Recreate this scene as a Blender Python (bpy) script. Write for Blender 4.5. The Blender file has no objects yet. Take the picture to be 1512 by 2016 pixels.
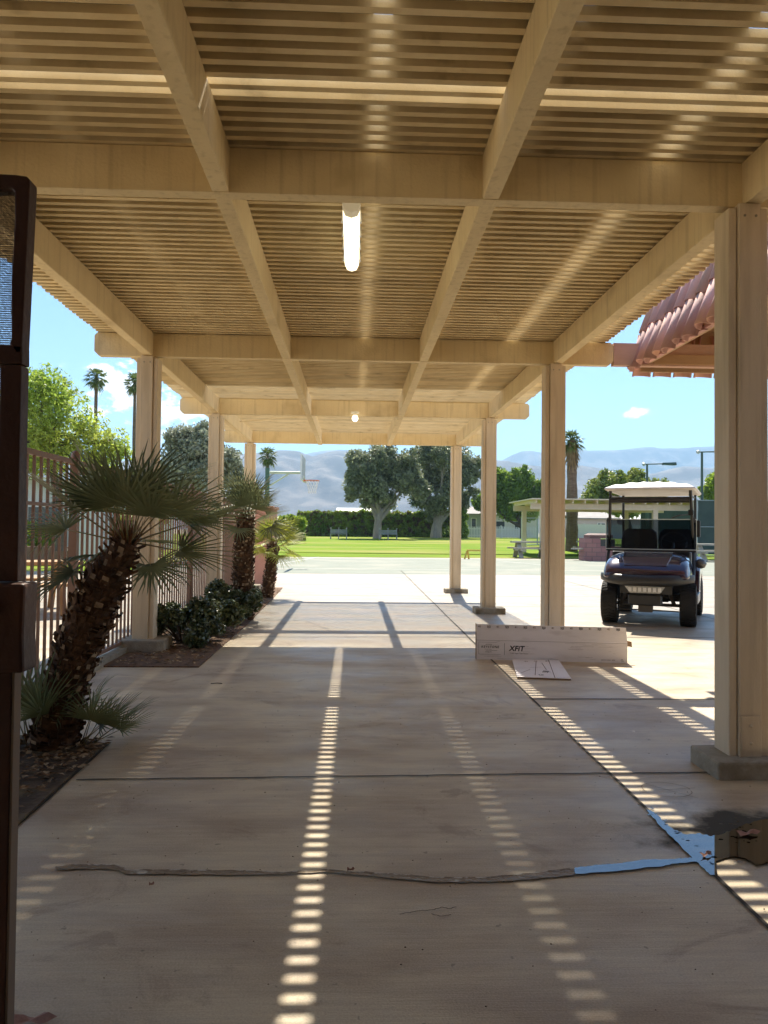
import bpy, math, random
from mathutils import Vector, Matrix, noise
from math import sin, cos, pi, radians as rad
# ------------------------------------------------------------------ camera, sky, sun, exposure
S = bpy.context.scene
COL = S.collection
YAW, PITCH, ROLL, CAMH, CAMX, FPX = .0391, .0249, .0107, 1.242, .0071, 1500.0
_f = Vector((sin(YAW)*cos(PITCH), cos(YAW)*cos(PITCH), sin(PITCH)))
_r = Vector((cos(YAW), -sin(YAW), 0)); _u = _r.cross(_f)
_r, _u = _r*cos(ROLL)+_u*sin(ROLL), -_r*sin(ROLL)+_u*cos(ROLL)
cd = bpy.data.cameras.new("camera"); cam = bpy.data.objects.new("camera", cd); COL.objects.link(cam)
cam.matrix_world = Matrix(((_r.x, _u.x, -_f.x, CAMX), (_r.y, _u.y, -_f.y, 0), (_r.z, _u.z, -_f.z, CAMH), (0, 0, 0, 1)))
cd.sensor_fit = 'VERTICAL'; cd.sensor_height = 36; cd.sensor_width = 27; cd.lens = FPX/2016*36
cd.clip_start = .05; cd.clip_end = 20000
S.camera = cam
SUN = Vector((.070, .75, 1)).normalized()
SUN_EL = math.asin(SUN.z); SUN_AZ = math.atan2(SUN.x, SUN.y)
w = bpy.data.worlds.new("World"); S.world = w; w.use_nodes = True
nt = w.node_tree; nt.nodes.clear(); N = nt.nodes.new; L = nt.links.new
sky = N('ShaderNodeTexSky'); sky.sky_type = 'NISHITA'; sky.sun_disc = False
sky.sun_elevation = SUN_EL; sky.sun_rotation = SUN_AZ; sky.air_density = .85; sky.dust_density = .15; sky.ozone_density = 2.0; sky.altitude = 0
def ray(x, y): return (_f + _r*((x-756)/FPX) - _u*((y-1008)/FPX)).normalized()
tc = N('ShaderNodeTexCoord')
def vmath(op, a, b=None):
    n = N('ShaderNodeVectorMath'); n.operation = op
    L(a, n.inputs[0])
    if b is not None:
        if isinstance(b, (tuple, Vector)): n.inputs[1].default_value = tuple(b)
        else: L(b, n.inputs[1])
    return n
def fmath(op, a, b=None, clamp=False):
    n = N('ShaderNodeMath'); n.operation = op; n.use_clamp = clamp
    for i, v in enumerate((a, b)):
        if v is None: continue
        if isinstance(v, (int, float)): n.inputs[i].default_value = v
        else: L(v, n.inputs[i])
    return n.outputs[0]
def cn(scale, det, rough):
    n = N('ShaderNodeTexNoise'); n.inputs['Scale'].default_value = scale; n.inputs['Detail'].default_value = det
    n.inputs['Roughness'].default_value = rough
    st = vmath('MULTIPLY', tc.outputs['Generated'], (1, 1, 1.7)); L(st.outputs[0], n.inputs['Vector']); return n.outputs['Fac']
nb = cn(26, 9, .62)
tot = None
# banks of cumulus in a few directions of the sky: direction, angular radius, density
for d, rad_, st in ((ray(300,800), .10, 1.6), (ray(240,760), .07, 1.4), (ray(390,850), .08, 1.5), (ray(345,740), .05, 1.3), (ray(1252, 812), .019, 1.1), (Vector((-.42,.9,.12)), .05, .6),
                    (Vector((.95,.1,.3)), .75, 1.5), (Vector((-.95,.05,.3)), .7, 1.5), (Vector((.1,-.9,.5)), .8, 1.4), (ray(1205, 745), .016, .35)):  # the three wide banks are out of view, added as white fill light
    d = d.normalized()
    df = vmath('SUBTRACT', vmath('NORMALIZE', tc.outputs['Generated']).outputs[0], d)
    df = vmath('MULTIPLY', df.outputs[0], (1, 1, 1.5))
    ln = vmath('LENGTH', df.outputs[0]).outputs['Value']
    v = fmath('SUBTRACT', 1.0, fmath('DIVIDE', ln, rad_), True)
    v = fmath('ADD', fmath('MULTIPLY', v, .55), fmath('MULTIPLY', fmath('SUBTRACT', nb, .62), 2.4))
    v = fmath('MULTIPLY', fmath('MULTIPLY', v, 5, True), fmath('MULTIPLY', fmath('SUBTRACT', 1.25, fmath('DIVIDE', ln, rad_), True), 3, True))
    v = fmath('MULTIPLY', v, st*.8, True)
    tot = v if tot is None else fmath('MAXIMUM', tot, v)
hs = N('ShaderNodeHueSaturation'); hs.inputs['Saturation'].default_value = 1.12; hs.inputs['Value'].default_value = .9; L(sky.outputs[0], hs.inputs['Color'])
mx = N('ShaderNodeMixRGB'); L(tot, mx.inputs[0]); L(hs.outputs[0], mx.inputs[1]); mx.inputs[2].default_value = (9.5, 9.6, 9.8, 1)
bg = N('ShaderNodeBackground'); bg.inputs[1].default_value = .042; L(mx.outputs[0], bg.inputs[0])
wo = N('ShaderNodeOutputWorld'); L(bg.outputs[0], wo.inputs[0])
sl = bpy.data.lights.new("sun", 'SUN'); sl.energy = 2.25; sl.angle = rad(.5); sl.color = (1, .92, .78)
sun = bpy.data.objects.new("sun", sl); COL.objects.link(sun); sun.rotation_euler = SUN.to_track_quat('Z', 'Y').to_euler()
S.view_settings.view_transform = 'Standard'; S.view_settings.look = 'None'; S.view_settings.gamma = 1
S.view_settings.exposure = 2.42
S.render.engine = 'CYCLES'
S.cycles.max_bounces = 7; S.cycles.diffuse_bounces = 5; S.cycles.glossy_bounces = 3; S.cycles.transparent_max_bounces = 12
S.cycles.caustics_reflective = False; S.cycles.caustics_refractive = False
S.cycles.volume_bounces = 0
# ------------------------------------------------------------------ helpers
def G(x, y, z=0):
    d = ray(x, y); t = (z-CAMH)/d.z; return Vector((CAMX+d.x*t, d.y*t, z))
def A(x, y, Y):
    d = ray(x, y); t = Y/d.y; return Vector((CAMX+d.x*t, Y, CAMH+d.z*t))
R_ = random.Random(7)
class MB:
    def __init__(s): s.v = []; s.f = []; s.m = []; s.mi = 0
    def add(s, vs, fs):
        b = len(s.v); s.v += [tuple(p) for p in vs]; s.f += [tuple(b+i for i in f) for f in fs]; s.m += [s.mi]*len(fs); return s
    def box(s, x0, x1, y0, y1, z0, z1, M=None):
        vs = [Vector((x, y, z)) for z in (z0, z1) for y in (y0, y1) for x in (x0, x1)]
        if M: vs = [M @ v for v in vs]
        return s.add(vs, [(0,2,3,1), (4,5,7,6), (0,1,5,4), (2,6,7,3), (0,4,6,2), (1,3,7,5)])
    def cbox(s, x0, x1, y0, y1, z0, z1, c=.01):      # box with chamfered edges
        P = []
        for z, k in ((z0, c), (z0+c, 0), (z1-c, 0), (z1, c)):
            a, b, p, q = x0+k, x1-k, y0+k, y1-k
            P.append([(a+c,p,z), (b-c,p,z), (b,p+c,z), (b,q-c,z), (b-c,q,z), (a+c,q,z), (a,q-c,z), (a,p+c,z)])
        return s.loft(P, True)
    def loft(s, rings, caps=True, closed=True):
        n = len(rings[0]); vs = [p for r in rings for p in r]; fs = []
        for i in range(len(rings)-1):
            for j in range(n if closed else n-1):
                k = (j+1) % n; fs.append((i*n+j, i*n+k, (i+1)*n+k, (i+1)*n+j))
        if caps: fs.append(tuple(range(n-1, -1, -1))); fs.append(tuple((len(rings)-1)*n+j for j in range(n)))
        return s.add(vs, fs)
    def tube(s, pts, r, n=8, caps=True):
        pts = [Vector(p) for p in pts]; rs = r if isinstance(r, (list, tuple)) else [r]*len(pts); rings = []
        up = Vector((0, 0, 1)); prev = None
        for i, p in enumerate(pts):
            d = (pts[min(i+1, len(pts)-1)]-pts[max(i-1, 0)]).normalized()
            if prev is None:
                a = d.cross(up if abs(d.z) < .95 else Vector((1, 0, 0))).normalized()
            else: a = (prev - d*prev.dot(d)).normalized()
            prev = a; b = d.cross(a)
            rings.append([p + (a*cos(2*pi*k/n)+b*sin(2*pi*k/n))*rs[i] for k in range(n)])
        return s.loft(rings, caps)
    def bar(s, a, b, wx, wz, up=(0, 0, 1)):
        a = Vector(a); b = Vector(b); d = (b-a).normalized(); up = Vector(up)
        if abs(d.dot(up)) > .98: up = Vector((0, 1, 0))
        x = d.cross(up).normalized(); z = x.cross(d)
        q = lambda p: [p+x*i*wx/2+z*j*wz/2 for i, j in ((-1,-1), (1,-1), (1,1), (-1,1))]
        return s.loft([q(a), q(b)], True)
    def prism(s, poly, z0, z1): return s.loft([[(p[0], p[1], z0) for p in poly], [(p[0], p[1], z1) for p in poly]], True)
    def lathe(s, prof, c=(0,0,0), n=20, M=None):
        c = Vector(c); rings = []
        for r, z in prof:
            ring = [Vector((r*cos(2*pi*k/n), r*sin(2*pi*k/n), z)) for k in range(n)]
            rings.append([c+((M @ p) if M else p) for p in ring])
        return s.loft(rings, True)
    def build(s, name, mats, parent=None, smooth=False, loc=None, bevel=0):
        me = bpy.data.meshes.new(name); me.from_pydata(s.v, [], s.f)
        if not isinstance(mats, (list, tuple)): mats = [mats]
        for m in mats: me.materials.append(m)
        if len(mats) > 1: me.polygons.foreach_set('material_index', s.m)
        if smooth: me.polygons.foreach_set('use_smooth', [True]*len(me.polygons))
        me.update(); o = bpy.data.objects.new(name, me); COL.objects.link(o)
        if parent: o.parent = parent
        if loc: o.location = loc
        if bevel:
            b = o.modifiers.new('b', 'BEVEL'); b.width = bevel; b.segments = 2; b.limit_method = 'ANGLE'
        return o
def tag(o, label=None, cat=None, group=None, kind=None):
    for k, v in (('label', label), ('category', cat), ('group', group), ('kind', kind)):
        if v: o[k] = v
    return o
def empty(name, loc=(0,0,0), label=None, cat=None, group=None, rz=0):
    o = bpy.data.objects.new(name, None); COL.objects.link(o); o.location = loc; o.rotation_euler.z = rz; o.empty_display_size = .1
    return tag(o, label, cat, group)
def copy_tree(o, parent=None):
    c = o.copy(); COL.objects.link(c); c.parent = parent
    for ch in list(o.children): copy_tree(ch, c)
    return c
def text(s, name, size, mat, parent, M, bold=0.0, shear=0.0, spacing=1.0, extr=.0004):
    cu = bpy.data.curves.new(name, 'FONT'); cu.body = s; cu.size = size; cu.extrude = extr; cu.offset = bold; cu.shear = shear; cu.space_character = spacing
    o = bpy.data.objects.new(name, cu); COL.objects.link(o)
    dg = bpy.context.evaluated_depsgraph_get(); me = bpy.data.meshes.new_from_object(o.evaluated_get(dg)); me.name = name
    bpy.data.objects.remove(o); me.materials.clear(); me.materials.append(mat)
    q = bpy.data.objects.new(name, me); COL.objects.link(q); q.parent = parent; q.matrix_local = M; return q
# ------------------------------------------------------------------ materials
def mat(name, c1, c2=None, scale=4, rough=.8, bump=0, bscale=60, metal=0, stretch=(1,1,1), det=5, c3=None, s3=.6, lo=.35, hi=.65, spec=.5, coat=0, transl=0, objrand=0, emit=None, w3=(.5,.62), bstretch=None, rvar=0, streak=None, island=0):
    m = bpy.data.materials.new(name); m.use_nodes = True; t = m.node_tree; b = t.nodes['Principled BSDF']; n = t.nodes.new; l = t.links.new
    b.inputs['Roughness'].default_value = rough; b.inputs['Metallic'].default_value = metal; b.inputs['Specular IOR Level'].default_value = spec
    if coat: b.inputs['Coat Weight'].default_value = coat; b.inputs['Coat Roughness'].default_value = .04
    t4 = lambda c: (c[0], c[1], c[2], 1)
    b.inputs['Base Color'].default_value = t4(c1)
    co = n('ShaderNodeTexCoord'); mp = n('ShaderNodeMapping'); mp.inputs['Scale'].default_value = stretch
    geo = n('ShaderNodeNewGeometry'); l(geo.outputs['Position'], mp.inputs[0])
    out = None
    if c2:
        tx = n('ShaderNodeTexNoise'); tx.inputs['Scale'].default_value = scale; tx.inputs['Detail'].default_value = det; tx.inputs['Roughness'].default_value = .6
        l(mp.outputs[0], tx.inputs['Vector'])
        mr = n('ShaderNodeMapRange'); mr.inputs[1].default_value = lo; mr.inputs[2].default_value = hi; l(tx.outputs['Fac'], mr.inputs[0])
        mi = n('ShaderNodeMixRGB'); mi.inputs[1].default_value = t4(c1); mi.inputs[2].default_value = t4(c2); l(mr.outputs[0], mi.inputs[0]); out = mi.outputs[0]
        if rvar:
            m2 = n('ShaderNodeMapRange'); m2.inputs[1].default_value = lo; m2.inputs[2].default_value = hi; m2.inputs[3].default_value = rough-rvar; m2.inputs[4].default_value = rough+rvar
            l(tx.outputs['Fac'], m2.inputs[0]); l(m2.outputs[0], b.inputs['Roughness'])
    if c3:
        tx = n('ShaderNodeTexNoise'); tx.inputs['Scale'].default_value = s3; tx.inputs['Detail'].default_value = 6; l(mp.outputs[0], tx.inputs['Vector'])
        mr = n('ShaderNodeMapRange'); mr.inputs[1].default_value = w3[0]; mr.inputs[2].default_value = w3[1]; l(tx.outputs['Fac'], mr.inputs[0])
        mi = n('ShaderNodeMixRGB'); mi.inputs[2].default_value = t4(c3); l(mr.outputs[0], mi.inputs[0])
        if out: l(out, mi.inputs[1])
        else: mi.inputs[1].default_value = t4(c1)
        out = mi.outputs[0]
    if streak:
        mp3 = n('ShaderNodeMapping'); mp3.inputs['Scale'].default_value = (24,24,1.0); l(geo.outputs['Position'], mp3.inputs[0]); tx = n('ShaderNodeTexNoise'); tx.inputs['Scale'].default_value = 1; tx.inputs['Detail'].default_value = 6; l(mp3.outputs[0], tx.inputs['Vector'])
        mr = n('ShaderNodeMapRange'); mr.inputs[1].default_value = .52; mr.inputs[2].default_value = .75; mr.inputs[4].default_value = streak[3]; l(tx.outputs['Fac'], mr.inputs[0])
        mi = n('ShaderNodeMixRGB'); mi.inputs[2].default_value = t4(streak); l(mr.outputs[0], mi.inputs[0]); l(out, mi.inputs[1]); out = mi.outputs[0]
    if island:
        gi = n('ShaderNodeNewGeometry'); h = n('ShaderNodeHueSaturation'); mr = n('ShaderNodeMapRange'); mr.inputs[3].default_value = 1-island; mr.inputs[4].default_value = 1+island
        l(gi.outputs['Random Per Island'], mr.inputs[0]); l(mr.outputs[0], h.inputs['Value'])
        if out: l(out, h.inputs['Color'])
        else: h.inputs['Color'].default_value = t4(c1)
        out = h.outputs[0]
    if objrand:
        oi = n('ShaderNodeObjectInfo'); h = n('ShaderNodeHueSaturation'); mr = n('ShaderNodeMapRange'); mr.inputs[3].default_value = 1-objrand; mr.inputs[4].default_value = 1+objrand
        l(oi.outputs['Random'], mr.inputs[0]); l(mr.outputs[0], h.inputs['Value'])
        if out: l(out, h.inputs['Color'])
        else: h.inputs['Color'].default_value = t4(c1)
        out = h.outputs[0]
    if out: l(out, b.inputs['Base Color'])
    if bump:
        tx = n('ShaderNodeTexNoise'); tx.inputs['Scale'].default_value = bscale; tx.inputs['Detail'].default_value = 4
        if bstretch:
            mp2 = n('ShaderNodeMapping'); mp2.inputs['Scale'].default_value = bstretch; l(geo.outputs['Position'], mp2.inputs[0]); l(mp2.outputs[0], tx.inputs['Vector'])
        else: l(mp.outputs[0], tx.inputs['Vector'])
        bp = n('ShaderNodeBump'); bp.inputs['Strength'].default_value = bump; bp.inputs['Distance'].default_value = .01; l(tx.outputs['Fac'], bp.inputs['Height']); l(bp.outputs[0], b.inputs['Normal'])
    if transl:
        tr = n('ShaderNodeBsdfTranslucent'); ms = n('ShaderNodeMixShader'); ms.inputs[0].default_value = transl
        if out: l(out, tr.inputs[0])
        else: tr.inputs[0].default_value = t4(c1)
        l(b.outputs[0], ms.inputs[1]); l(tr.outputs[0], ms.inputs[2]); l(ms.outputs[0], t.nodes['Material Output'].inputs[0])
    if emit: b.inputs['Emission Color'].default_value = t4(emit[:3]); b.inputs['Emission Strength'].default_value = emit[3]
    return m
cream = mat('cream_paint', (.78,.64,.39), (.72,.58,.34), 3, .75, .4, 55, c3=(.50,.38,.2), s3=2.2, w3=(.58,.8), streak=(.42,.31,.16,.45))
slatm = mat('slat_paint', (.79,.65,.40), (.70,.56,.32), 5, .8, .2, 80, c3=(.40,.3,.17), s3=5, w3=(.62,.8), island=.09)
postm = mat('post_paint', (.74,.62,.45), (.68,.56,.40), 3, .72, .35, 70, stretch=(4,4,.6), c3=(.50,.40,.26), s3=1.3, w3=(.56,.75), streak=(.45,.35,.22,.45))
coverm = mat('cover_sheet', (.10,.07,.04), (.07,.05,.03), 6, .9)
plinthm = mat('plinth_concrete', (.38,.345,.28), (.29,.26,.2), 12, .9, .8, 60, c3=(.2,.165,.11), s3=3)
rust = mat('brown_paint', (.26,.15,.10), (.21,.115,.075), 6, .5, .2, 80)
gatem = mat('gate_paint', (.045,.018,.011), (.06,.024,.014), 7, .5, .25, 50, c3=(.09,.036,.02), s3=2, spec=.3)
gate_top = gatem
steel = mat('steel', (.55,.56,.57), None, rough=.3, metal=1)
blackp = mat('black_plastic', (.013,.013,.014), (.02,.02,.02), 20, .45, .1, 200)
blackm = mat('black_metal', (.008,.008,.008), rough=.35, spec=.6)
rubber = mat('rubber', (.012,.012,.012), (.02,.018,.015), 15, .75, .4, 90)
purple = mat('purple_paint', (.024,.005,.028), None, rough=.22, metal=.2, coat=1)
whitep = mat('white_vinyl', (.72,.70,.68), (.6,.58,.56), 4, .5, .3, 10)
vinyl = mat('seat_vinyl', (.008,.009,.014), None, rough=.6, spec=.3)
leafgreen = (.06,.10,.03)
print('materials ok')
# concrete with broom marks, stains, joints are real geometry
def concrete_mat():
    m = bpy.data.materials.new('concrete'); m.use_nodes = True; t = m.node_tree; b = t.nodes['Principled BSDF']; n = t.nodes.new; l = t.links.new
    geo = n('ShaderNodeNewGeometry')
    def nz(scale, det, st=(1,1,1), dist=0, rg=.6):
        mp = n('ShaderNodeMapping'); mp.inputs['Scale'].default_value = st; l(geo.outputs['Position'], mp.inputs[0])
        x = n('ShaderNodeTexNoise'); x.inputs['Scale'].default_value = scale; x.inputs['Detail'].default_value = det; x.inputs['Distortion'].default_value = dist; x.inputs['Roughness'].default_value = rg; l(mp.outputs[0], x.inputs['Vector']); return x.outputs['Fac']
    def mr(v, a, b_, c=0, d=1):
        x = n('ShaderNodeMapRange'); x.inputs[1].default_value = a; x.inputs[2].default_value = b_; x.inputs[3].default_value = c; x.inputs[4].default_value = d; l(v, x.inputs[0]); return x.outputs[0]
    def mix(f, a, b_, mode='MIX'):
        x = n('ShaderNodeMixRGB'); x.blend_type = mode
        for i, v in enumerate((f, a, b_)):
            if isinstance(v, (int, float)): x.inputs[i].default_value = v
            elif isinstance(v, tuple): x.inputs[i].default_value = (*v, 1)
            else: l(v, x.inputs[i])
        return x.outputs[0]
    # slab colour lightened under the pergola to offset shade, darker out on the court
    sp = n('ShaderNodeSeparateXYZ'); l(geo.outputs['Position'], sp.inputs[0])
    court_tone = (.285,.26,.205); shade_lift = (.64,.53,.36)
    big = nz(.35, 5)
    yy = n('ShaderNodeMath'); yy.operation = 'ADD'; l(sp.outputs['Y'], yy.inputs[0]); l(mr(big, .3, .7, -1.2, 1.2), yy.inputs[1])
    base = mix(mr(yy.outputs[0], 7.2, 10.5), shade_lift, court_tone)
    base = mix(mr(nz(1.3, 7, (1, 2.2, 1)), .42, .62, 0, .8), base, (.40,.30,.20))
    base = mix(mr(nz(.9, 9, (1, 1.6, 1), 2.5, .7), .56, .64, 0, .55), base, (.30,.205,.13))
    base = mix(mr(nz(2.2, 6, (.7, 2.4, 1), 1), .5, .72, 0, .45), base, (.52,.455,.37))
    st = nz(9, 8, (.2, 4.5, 1), 0, .72); base = mix(mr(st, .38, .66, 0, .28), base, (.27,.2,.14))
    fine = nz(160, 3); base = mix(.6, base, mix(fine, (.2,.2,.2), (.85,.85,.85)), 'OVERLAY')
    sp2 = nz(22, 2); base = mix(mr(sp2, .7, .74, 0, .5), base, (.10,.08,.06))
    wc = G(1600,1648); dd = n('ShaderNodeVectorMath'); dd.operation = 'SUBTRACT'; l(geo.outputs['Position'], dd.inputs[0]); dd.inputs[1].default_value = (wc.x, wc.y, 0)
    dv = n('ShaderNodeVectorMath'); dv.operation = 'MULTIPLY'; l(dd.outputs[0], dv.inputs[0]); dv.inputs[1].default_value = (1.25, 2.6, 1); dl = n('ShaderNodeVectorMath'); dl.operation = 'LENGTH'; l(dv.outputs[0], dl.inputs[0])
    da = n('ShaderNodeMath'); da.operation = 'ADD'; l(dl.outputs['Value'], da.inputs[0]); l(mr(nz(5, 6), .3, .7, -.22, .22), da.inputs[1])
    wetf = mr(da.outputs[0], .95, .62); base = mix(wetf, base, (.05,.038,.02))
    l(base, b.inputs['Base Color'])
    rg = n('ShaderNodeMath'); rg.operation = 'MAXIMUM'; l(mr(nz(1.1, 5, (1, 2, 1)), .35, .65, .34, .6), rg.inputs[0]); l(mr(wetf, 0, 1, .3, .75), rg.inputs[1]); l(rg.outputs[0], b.inputs['Roughness'])
    b.inputs['Specular IOR Level'].default_value = .42
    br = nz(60, 3, (.06, 3, 1)); bp = n('ShaderNodeBump'); bp.inputs['Strength'].default_value = .35; bp.inputs['Distance'].default_value = .004; l(br, bp.inputs['Height'])
    bp2 = n('ShaderNodeBump'); bp2.inputs['Strength'].default_value = .25; bp2.inputs['Distance'].default_value = .004; l(fine, bp2.inputs['Height']); l(bp.outputs[0], bp2.inputs['Normal']); l(bp2.outputs[0], b.inputs['Normal'])
    return m
conc = concrete_mat()
court = mat('court_paint', (.235,.25,.205), (.20,.22,.18), 1.2, .8, .2, 60, c3=(.27,.27,.22), s3=.5, spec=.25)
jointm = mat('joint', (.035,.028,.02), (.06,.045,.03), 9, .8)
soil = mat('soil', (.11,.075,.045), (.06,.04,.025), 12, .95, 1, 40, c3=(.17,.12,.06), s3=4)
mulch = mat('mulch', (.20,.11,.06), (.08,.05,.03), 18, .95, 1, 50)
lawnm = mat('lawn', (.105,.19,.008), (.18,.25,.014), .45, .9, .6, 25, c3=(.25,.25,.06), s3=.14, w3=(.50,.62), stretch=(.5,1.6,1), spec=.08)
desert = mat('desert_ground', (.32,.28,.2), (.22,.22,.13), .02, .95)
# ------------------------------------------------------------------ ground
YE = 36.2
tag(MB().add([(-5500,-500,-.06), (5500,-500,-.06), (5500,6200,-.06), (-5500,6200,-.06)], [(0,1,2,3)]).build('ground', desert), kind='structure')
tag(MB().add([(-26,-8,0), (42,-8,0), (42,YE+1.8,0), (-26,YE-2.2,0)], [(0,1,2,3)]).build('pavement', conc), kind='structure')
# ball court of painted slab, a sheet on the pavement
tag(MB().add([(-26,21.2,.004), (42,23.3,.004), (42,YE+.6,.004), (-26,YE-3.4,.004)], [(0,1,2,3)]).build('court_surface', court), kind='structure')
wl = mat('line_paint', (.62,.62,.58))
b = MB()
for a, c, wd in (((-1.6,35.4),(-3.2,24.5),.07), ((-3.2,24.5),(12,25.1),.07), ((7.2,29.0),(6.1,33.5),.06), ((5,31),(22,31.8),.05)):
    a = Vector((*a, .008)); c = Vector((*c, .008)); d = (c-a).normalized(); q = Vector((-d.y, d.x, 0))*wd/2
    b.add([a-q, c-q, c+q, a+q], [(0,1,2,3)])
tag(b.build('court_markings', wl), kind='structure')
def zl(y): return 0.0 if y < 36 else min(.62, (y-36)*.0165)
b = MB(); ys = [YE-2.2+i*3 for i in range(22)]
for y in ys:
    for x in (-70, -26, 42, 90): b.v.append((x, y + (4/68*(x+26) if y < 40 else 0), .01+zl(y)))
for i in range(len(ys)-1):
    for j in range(3): b.f.append((i*4+j, i*4+j+1, i*4+j+5, i*4+j+4)); b.m.append(0)
tag(b.build('lawn', lawnm, smooth=True), kind='structure')
tag(MB().add([(-200,98.5,.6), (200,98.5,.6), (200,400,.7), (-200,400,.7)], [(0,1,2,3)]).build('terrain', desert), kind='structure')
tag(MB().add([(-60,22,.012), (-6.5,22,.012), (-6.5,34.5,.012), (-60,34.5,.012)], [(0,1,2,3)]).build('lawn', lawnm), kind='structure')
# joints in the slabs
b = MB()
def strip(b, pts, wd, z=.004, jit=0):
    for p, q in zip(pts, pts[1:]):
        p = Vector((p[0], p[1], z)); q = Vector((q[0], q[1], z)); d = (q-p).normalized(); n_ = Vector((-d.y, d.x, 0))*wd/2
        b.add([p-n_, q-n_, q+n_, p+n_], [(0,1,2,3)])
def wob(p, q, n, a):
    return [(p[0]+(q[0]-p[0])*i/n+R_.uniform(-a,a), p[1]+(q[1]-p[1])*i/n+R_.uniform(-a,a)) for i in range(n+1)]
strip(b, wob((1.33,1.5), (1.36,8.2), 30, .0025), .017)
strip(b, wob((1.36,8.2), (1.50,24), 20, .004), .02)
gA, gB = G(150,1536), G(1195,1523)
strip(b, wob((gA.x,gA.y), (gB.x,gB.y), 40, .003), .013)
gC = G(1400,1525); strip(b, wob((gB.x,gB.y), (3.6,gC.y+.05), 20, .003), .014)
strip(b, wob((1.35,5.66), (6.5,5.70), 20, .003), .018)
for y in (8.9, 12.6, 14.6, 17.6, 20.4): strip(b, wob((-1.3,y), (20,y+.5), 30, .004), .017)
strip(b, wob((1.36,8.3), (3.3,9.6), 6, .004), .012)
for x in (5.2, 9.4, 13.5): strip(b, wob((x,5.7), (x+.3,21.5), 10, .004), .016)
for y in (7.0, 10.5, 14, 18): strip(b, wob((-20,y), (-2.5,y), 10, .004), .02)
strip(b, wob((-1.36,1.5), (-1.395,4.5), 10, .004), .03)
tag(b.build('pavement_joint', jointm), kind='structure')
# the wide filled crack across the walk
top = [(108,1706),(150,1701),(232,1703),(250,1712),(330,1712),(480,1713),(560,1717),(640,1712),(760,1719),(860,1727),(960,1727),(1040,1719),(1130,1709)]
bot = [(112,1713),(160,1710),(225,1711),(245,1720),(330,1721),(480,1723),(560,1721),(640,1717),(760,1728),(860,1737),(960,1736),(1050,1731),(1132,1722)]
def poly_strip(top, bot, z, name, m):
    b = MB(); T = []; B = []
    for P, Q in ((top, T), (bot, B)):
        for (x0, y0), (x1, y1) in zip(P, P[1:]):
            for k in range(6):
                t = k/6; Q.append(G(x0+(x1-x0)*t, y0+(y1-y0)*t+R_.uniform(-1,1), z))
        Q.append(G(*P[-1], z))
    n = len(T); b.add(T+B, [(i, i+1, n+i+1, n+i) for i in range(n-1)]); return b.build(name, m)
crackm = mat('crack_filler', (.20,.13,.065), (.30,.21,.12), 14, .4, .9, 60, c3=(.52,.45,.35), s3=9, w3=(.58,.64))
tag(poly_strip(top, bot, .005, 'pavement_crack', crackm), kind='structure')
tag(poly_strip([(x, y-.6) for x, y in top], [(x, y+1.0) for x, y in top], .0057, 'pavement_crack', mat('edge_highlight', (.55,.49,.40), (.22,.16,.10), 30, .7, lo=.45, hi=.55)), kind='structure')  # bright highlight on the crack's upper edge, painted as a pale strip
# spilt water: puddle lying in the joint crossing
water = bpy.data.materials.new('water'); water.use_nodes = True
wb = water.node_tree.nodes['Principled BSDF']; wb.inputs['Base Color'].default_value = (.012,.009,.006,1); wb.inputs['Roughness'].default_value = .015; wb.inputs['Specular IOR Level'].default_value = 1.0; wb.inputs['IOR'].default_value = 1.62
def flat_poly(pts, z, jit=2.0, sub=5, b=None):
    b = b or MB(); P = []
    for (x0, y0), (x1, y1) in zip(pts, pts[1:]+pts[:1]):
        for k in range(sub):
            t = k/sub; P.append(G(x0+(x1-x0)*t+R_.uniform(-jit,jit), y0+(y1-y0)*t+R_.uniform(-jit,jit), z))
    b.add(P, [tuple(range(len(P)))]); return b
b = MB()
flat_poly([(1270,1591),(1290,1600),(1318,1628),(1350,1643),(1375,1640),(1400,1646),(1425,1641),(1440,1634),(1470,1622),(1500,1612),(1560,1606),(1640,1610),(1690,1640),(1640,1684),(1560,1700),(1512,1697),(1490,1703),(1470,1690),(1440,1686),(1425,1690),(1410,1696),(1412,1722),(1398,1722),(1378,1702),(1358,1684),(1330,1655),(1300,1625)], .0065, 1.5, 6, b)
flat_poly([(1133,1720),(1131,1708),(1180,1702),(1240,1697),(1268,1692),(1340,1690),(1366,1688),(1374,1697),(1340,1698),(1300,1705),(1200,1716)], .0072, 1.2, 7, b)
r = random.Random(77)
for k in range(46):
    u = r.random(); qx, qy = ((1270+u*145, 1592+u*112) if k % 2 else (1425+r.uniform(0,60), 1610+r.uniform(0,50))); P = G(qx+r.uniform(-9,12), qy+r.uniform(-6,6), .0065); a0 = r.uniform(.003,.011)
    b.add([(P.x+a0*cos(t)*r.uniform(.7,1.4), P.y+a0*.8*sin(t)*r.uniform(.6,1.3), .0065) for t in [i*pi/3.5 for i in range(7)]], [tuple(range(7))])
tag(b.build('puddle', water), kind='structure')
b = MB(); r = random.Random(19)
for pts in ([(786,1803),(820,1796),(852,1794),(868,1789),(884,1791),(902,1787)], [(848,1802),(870,1806),(892,1803)]):
    g_ = []
    for (x0, y0), (x1, y1) in zip(pts, pts[1:]):
        for k in range(5): p = G(x0+(x1-x0)*k/5, y0+(y1-y0)*k/5); g_.append((p.x+r.uniform(-.003,.003), p.y+r.uniform(-.003,.003)))
    strip(b, g_, .0035, .0045)
tag(b.build('pavement_crack', jointm), kind='structure')
b = MB(); cc = G(1312,1556); P = [(cc.x+.115*cos(i*pi/18)*(1+.03*sin(i)), cc.y+.105*sin(i*pi/18)) for i in range(36)]
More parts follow.
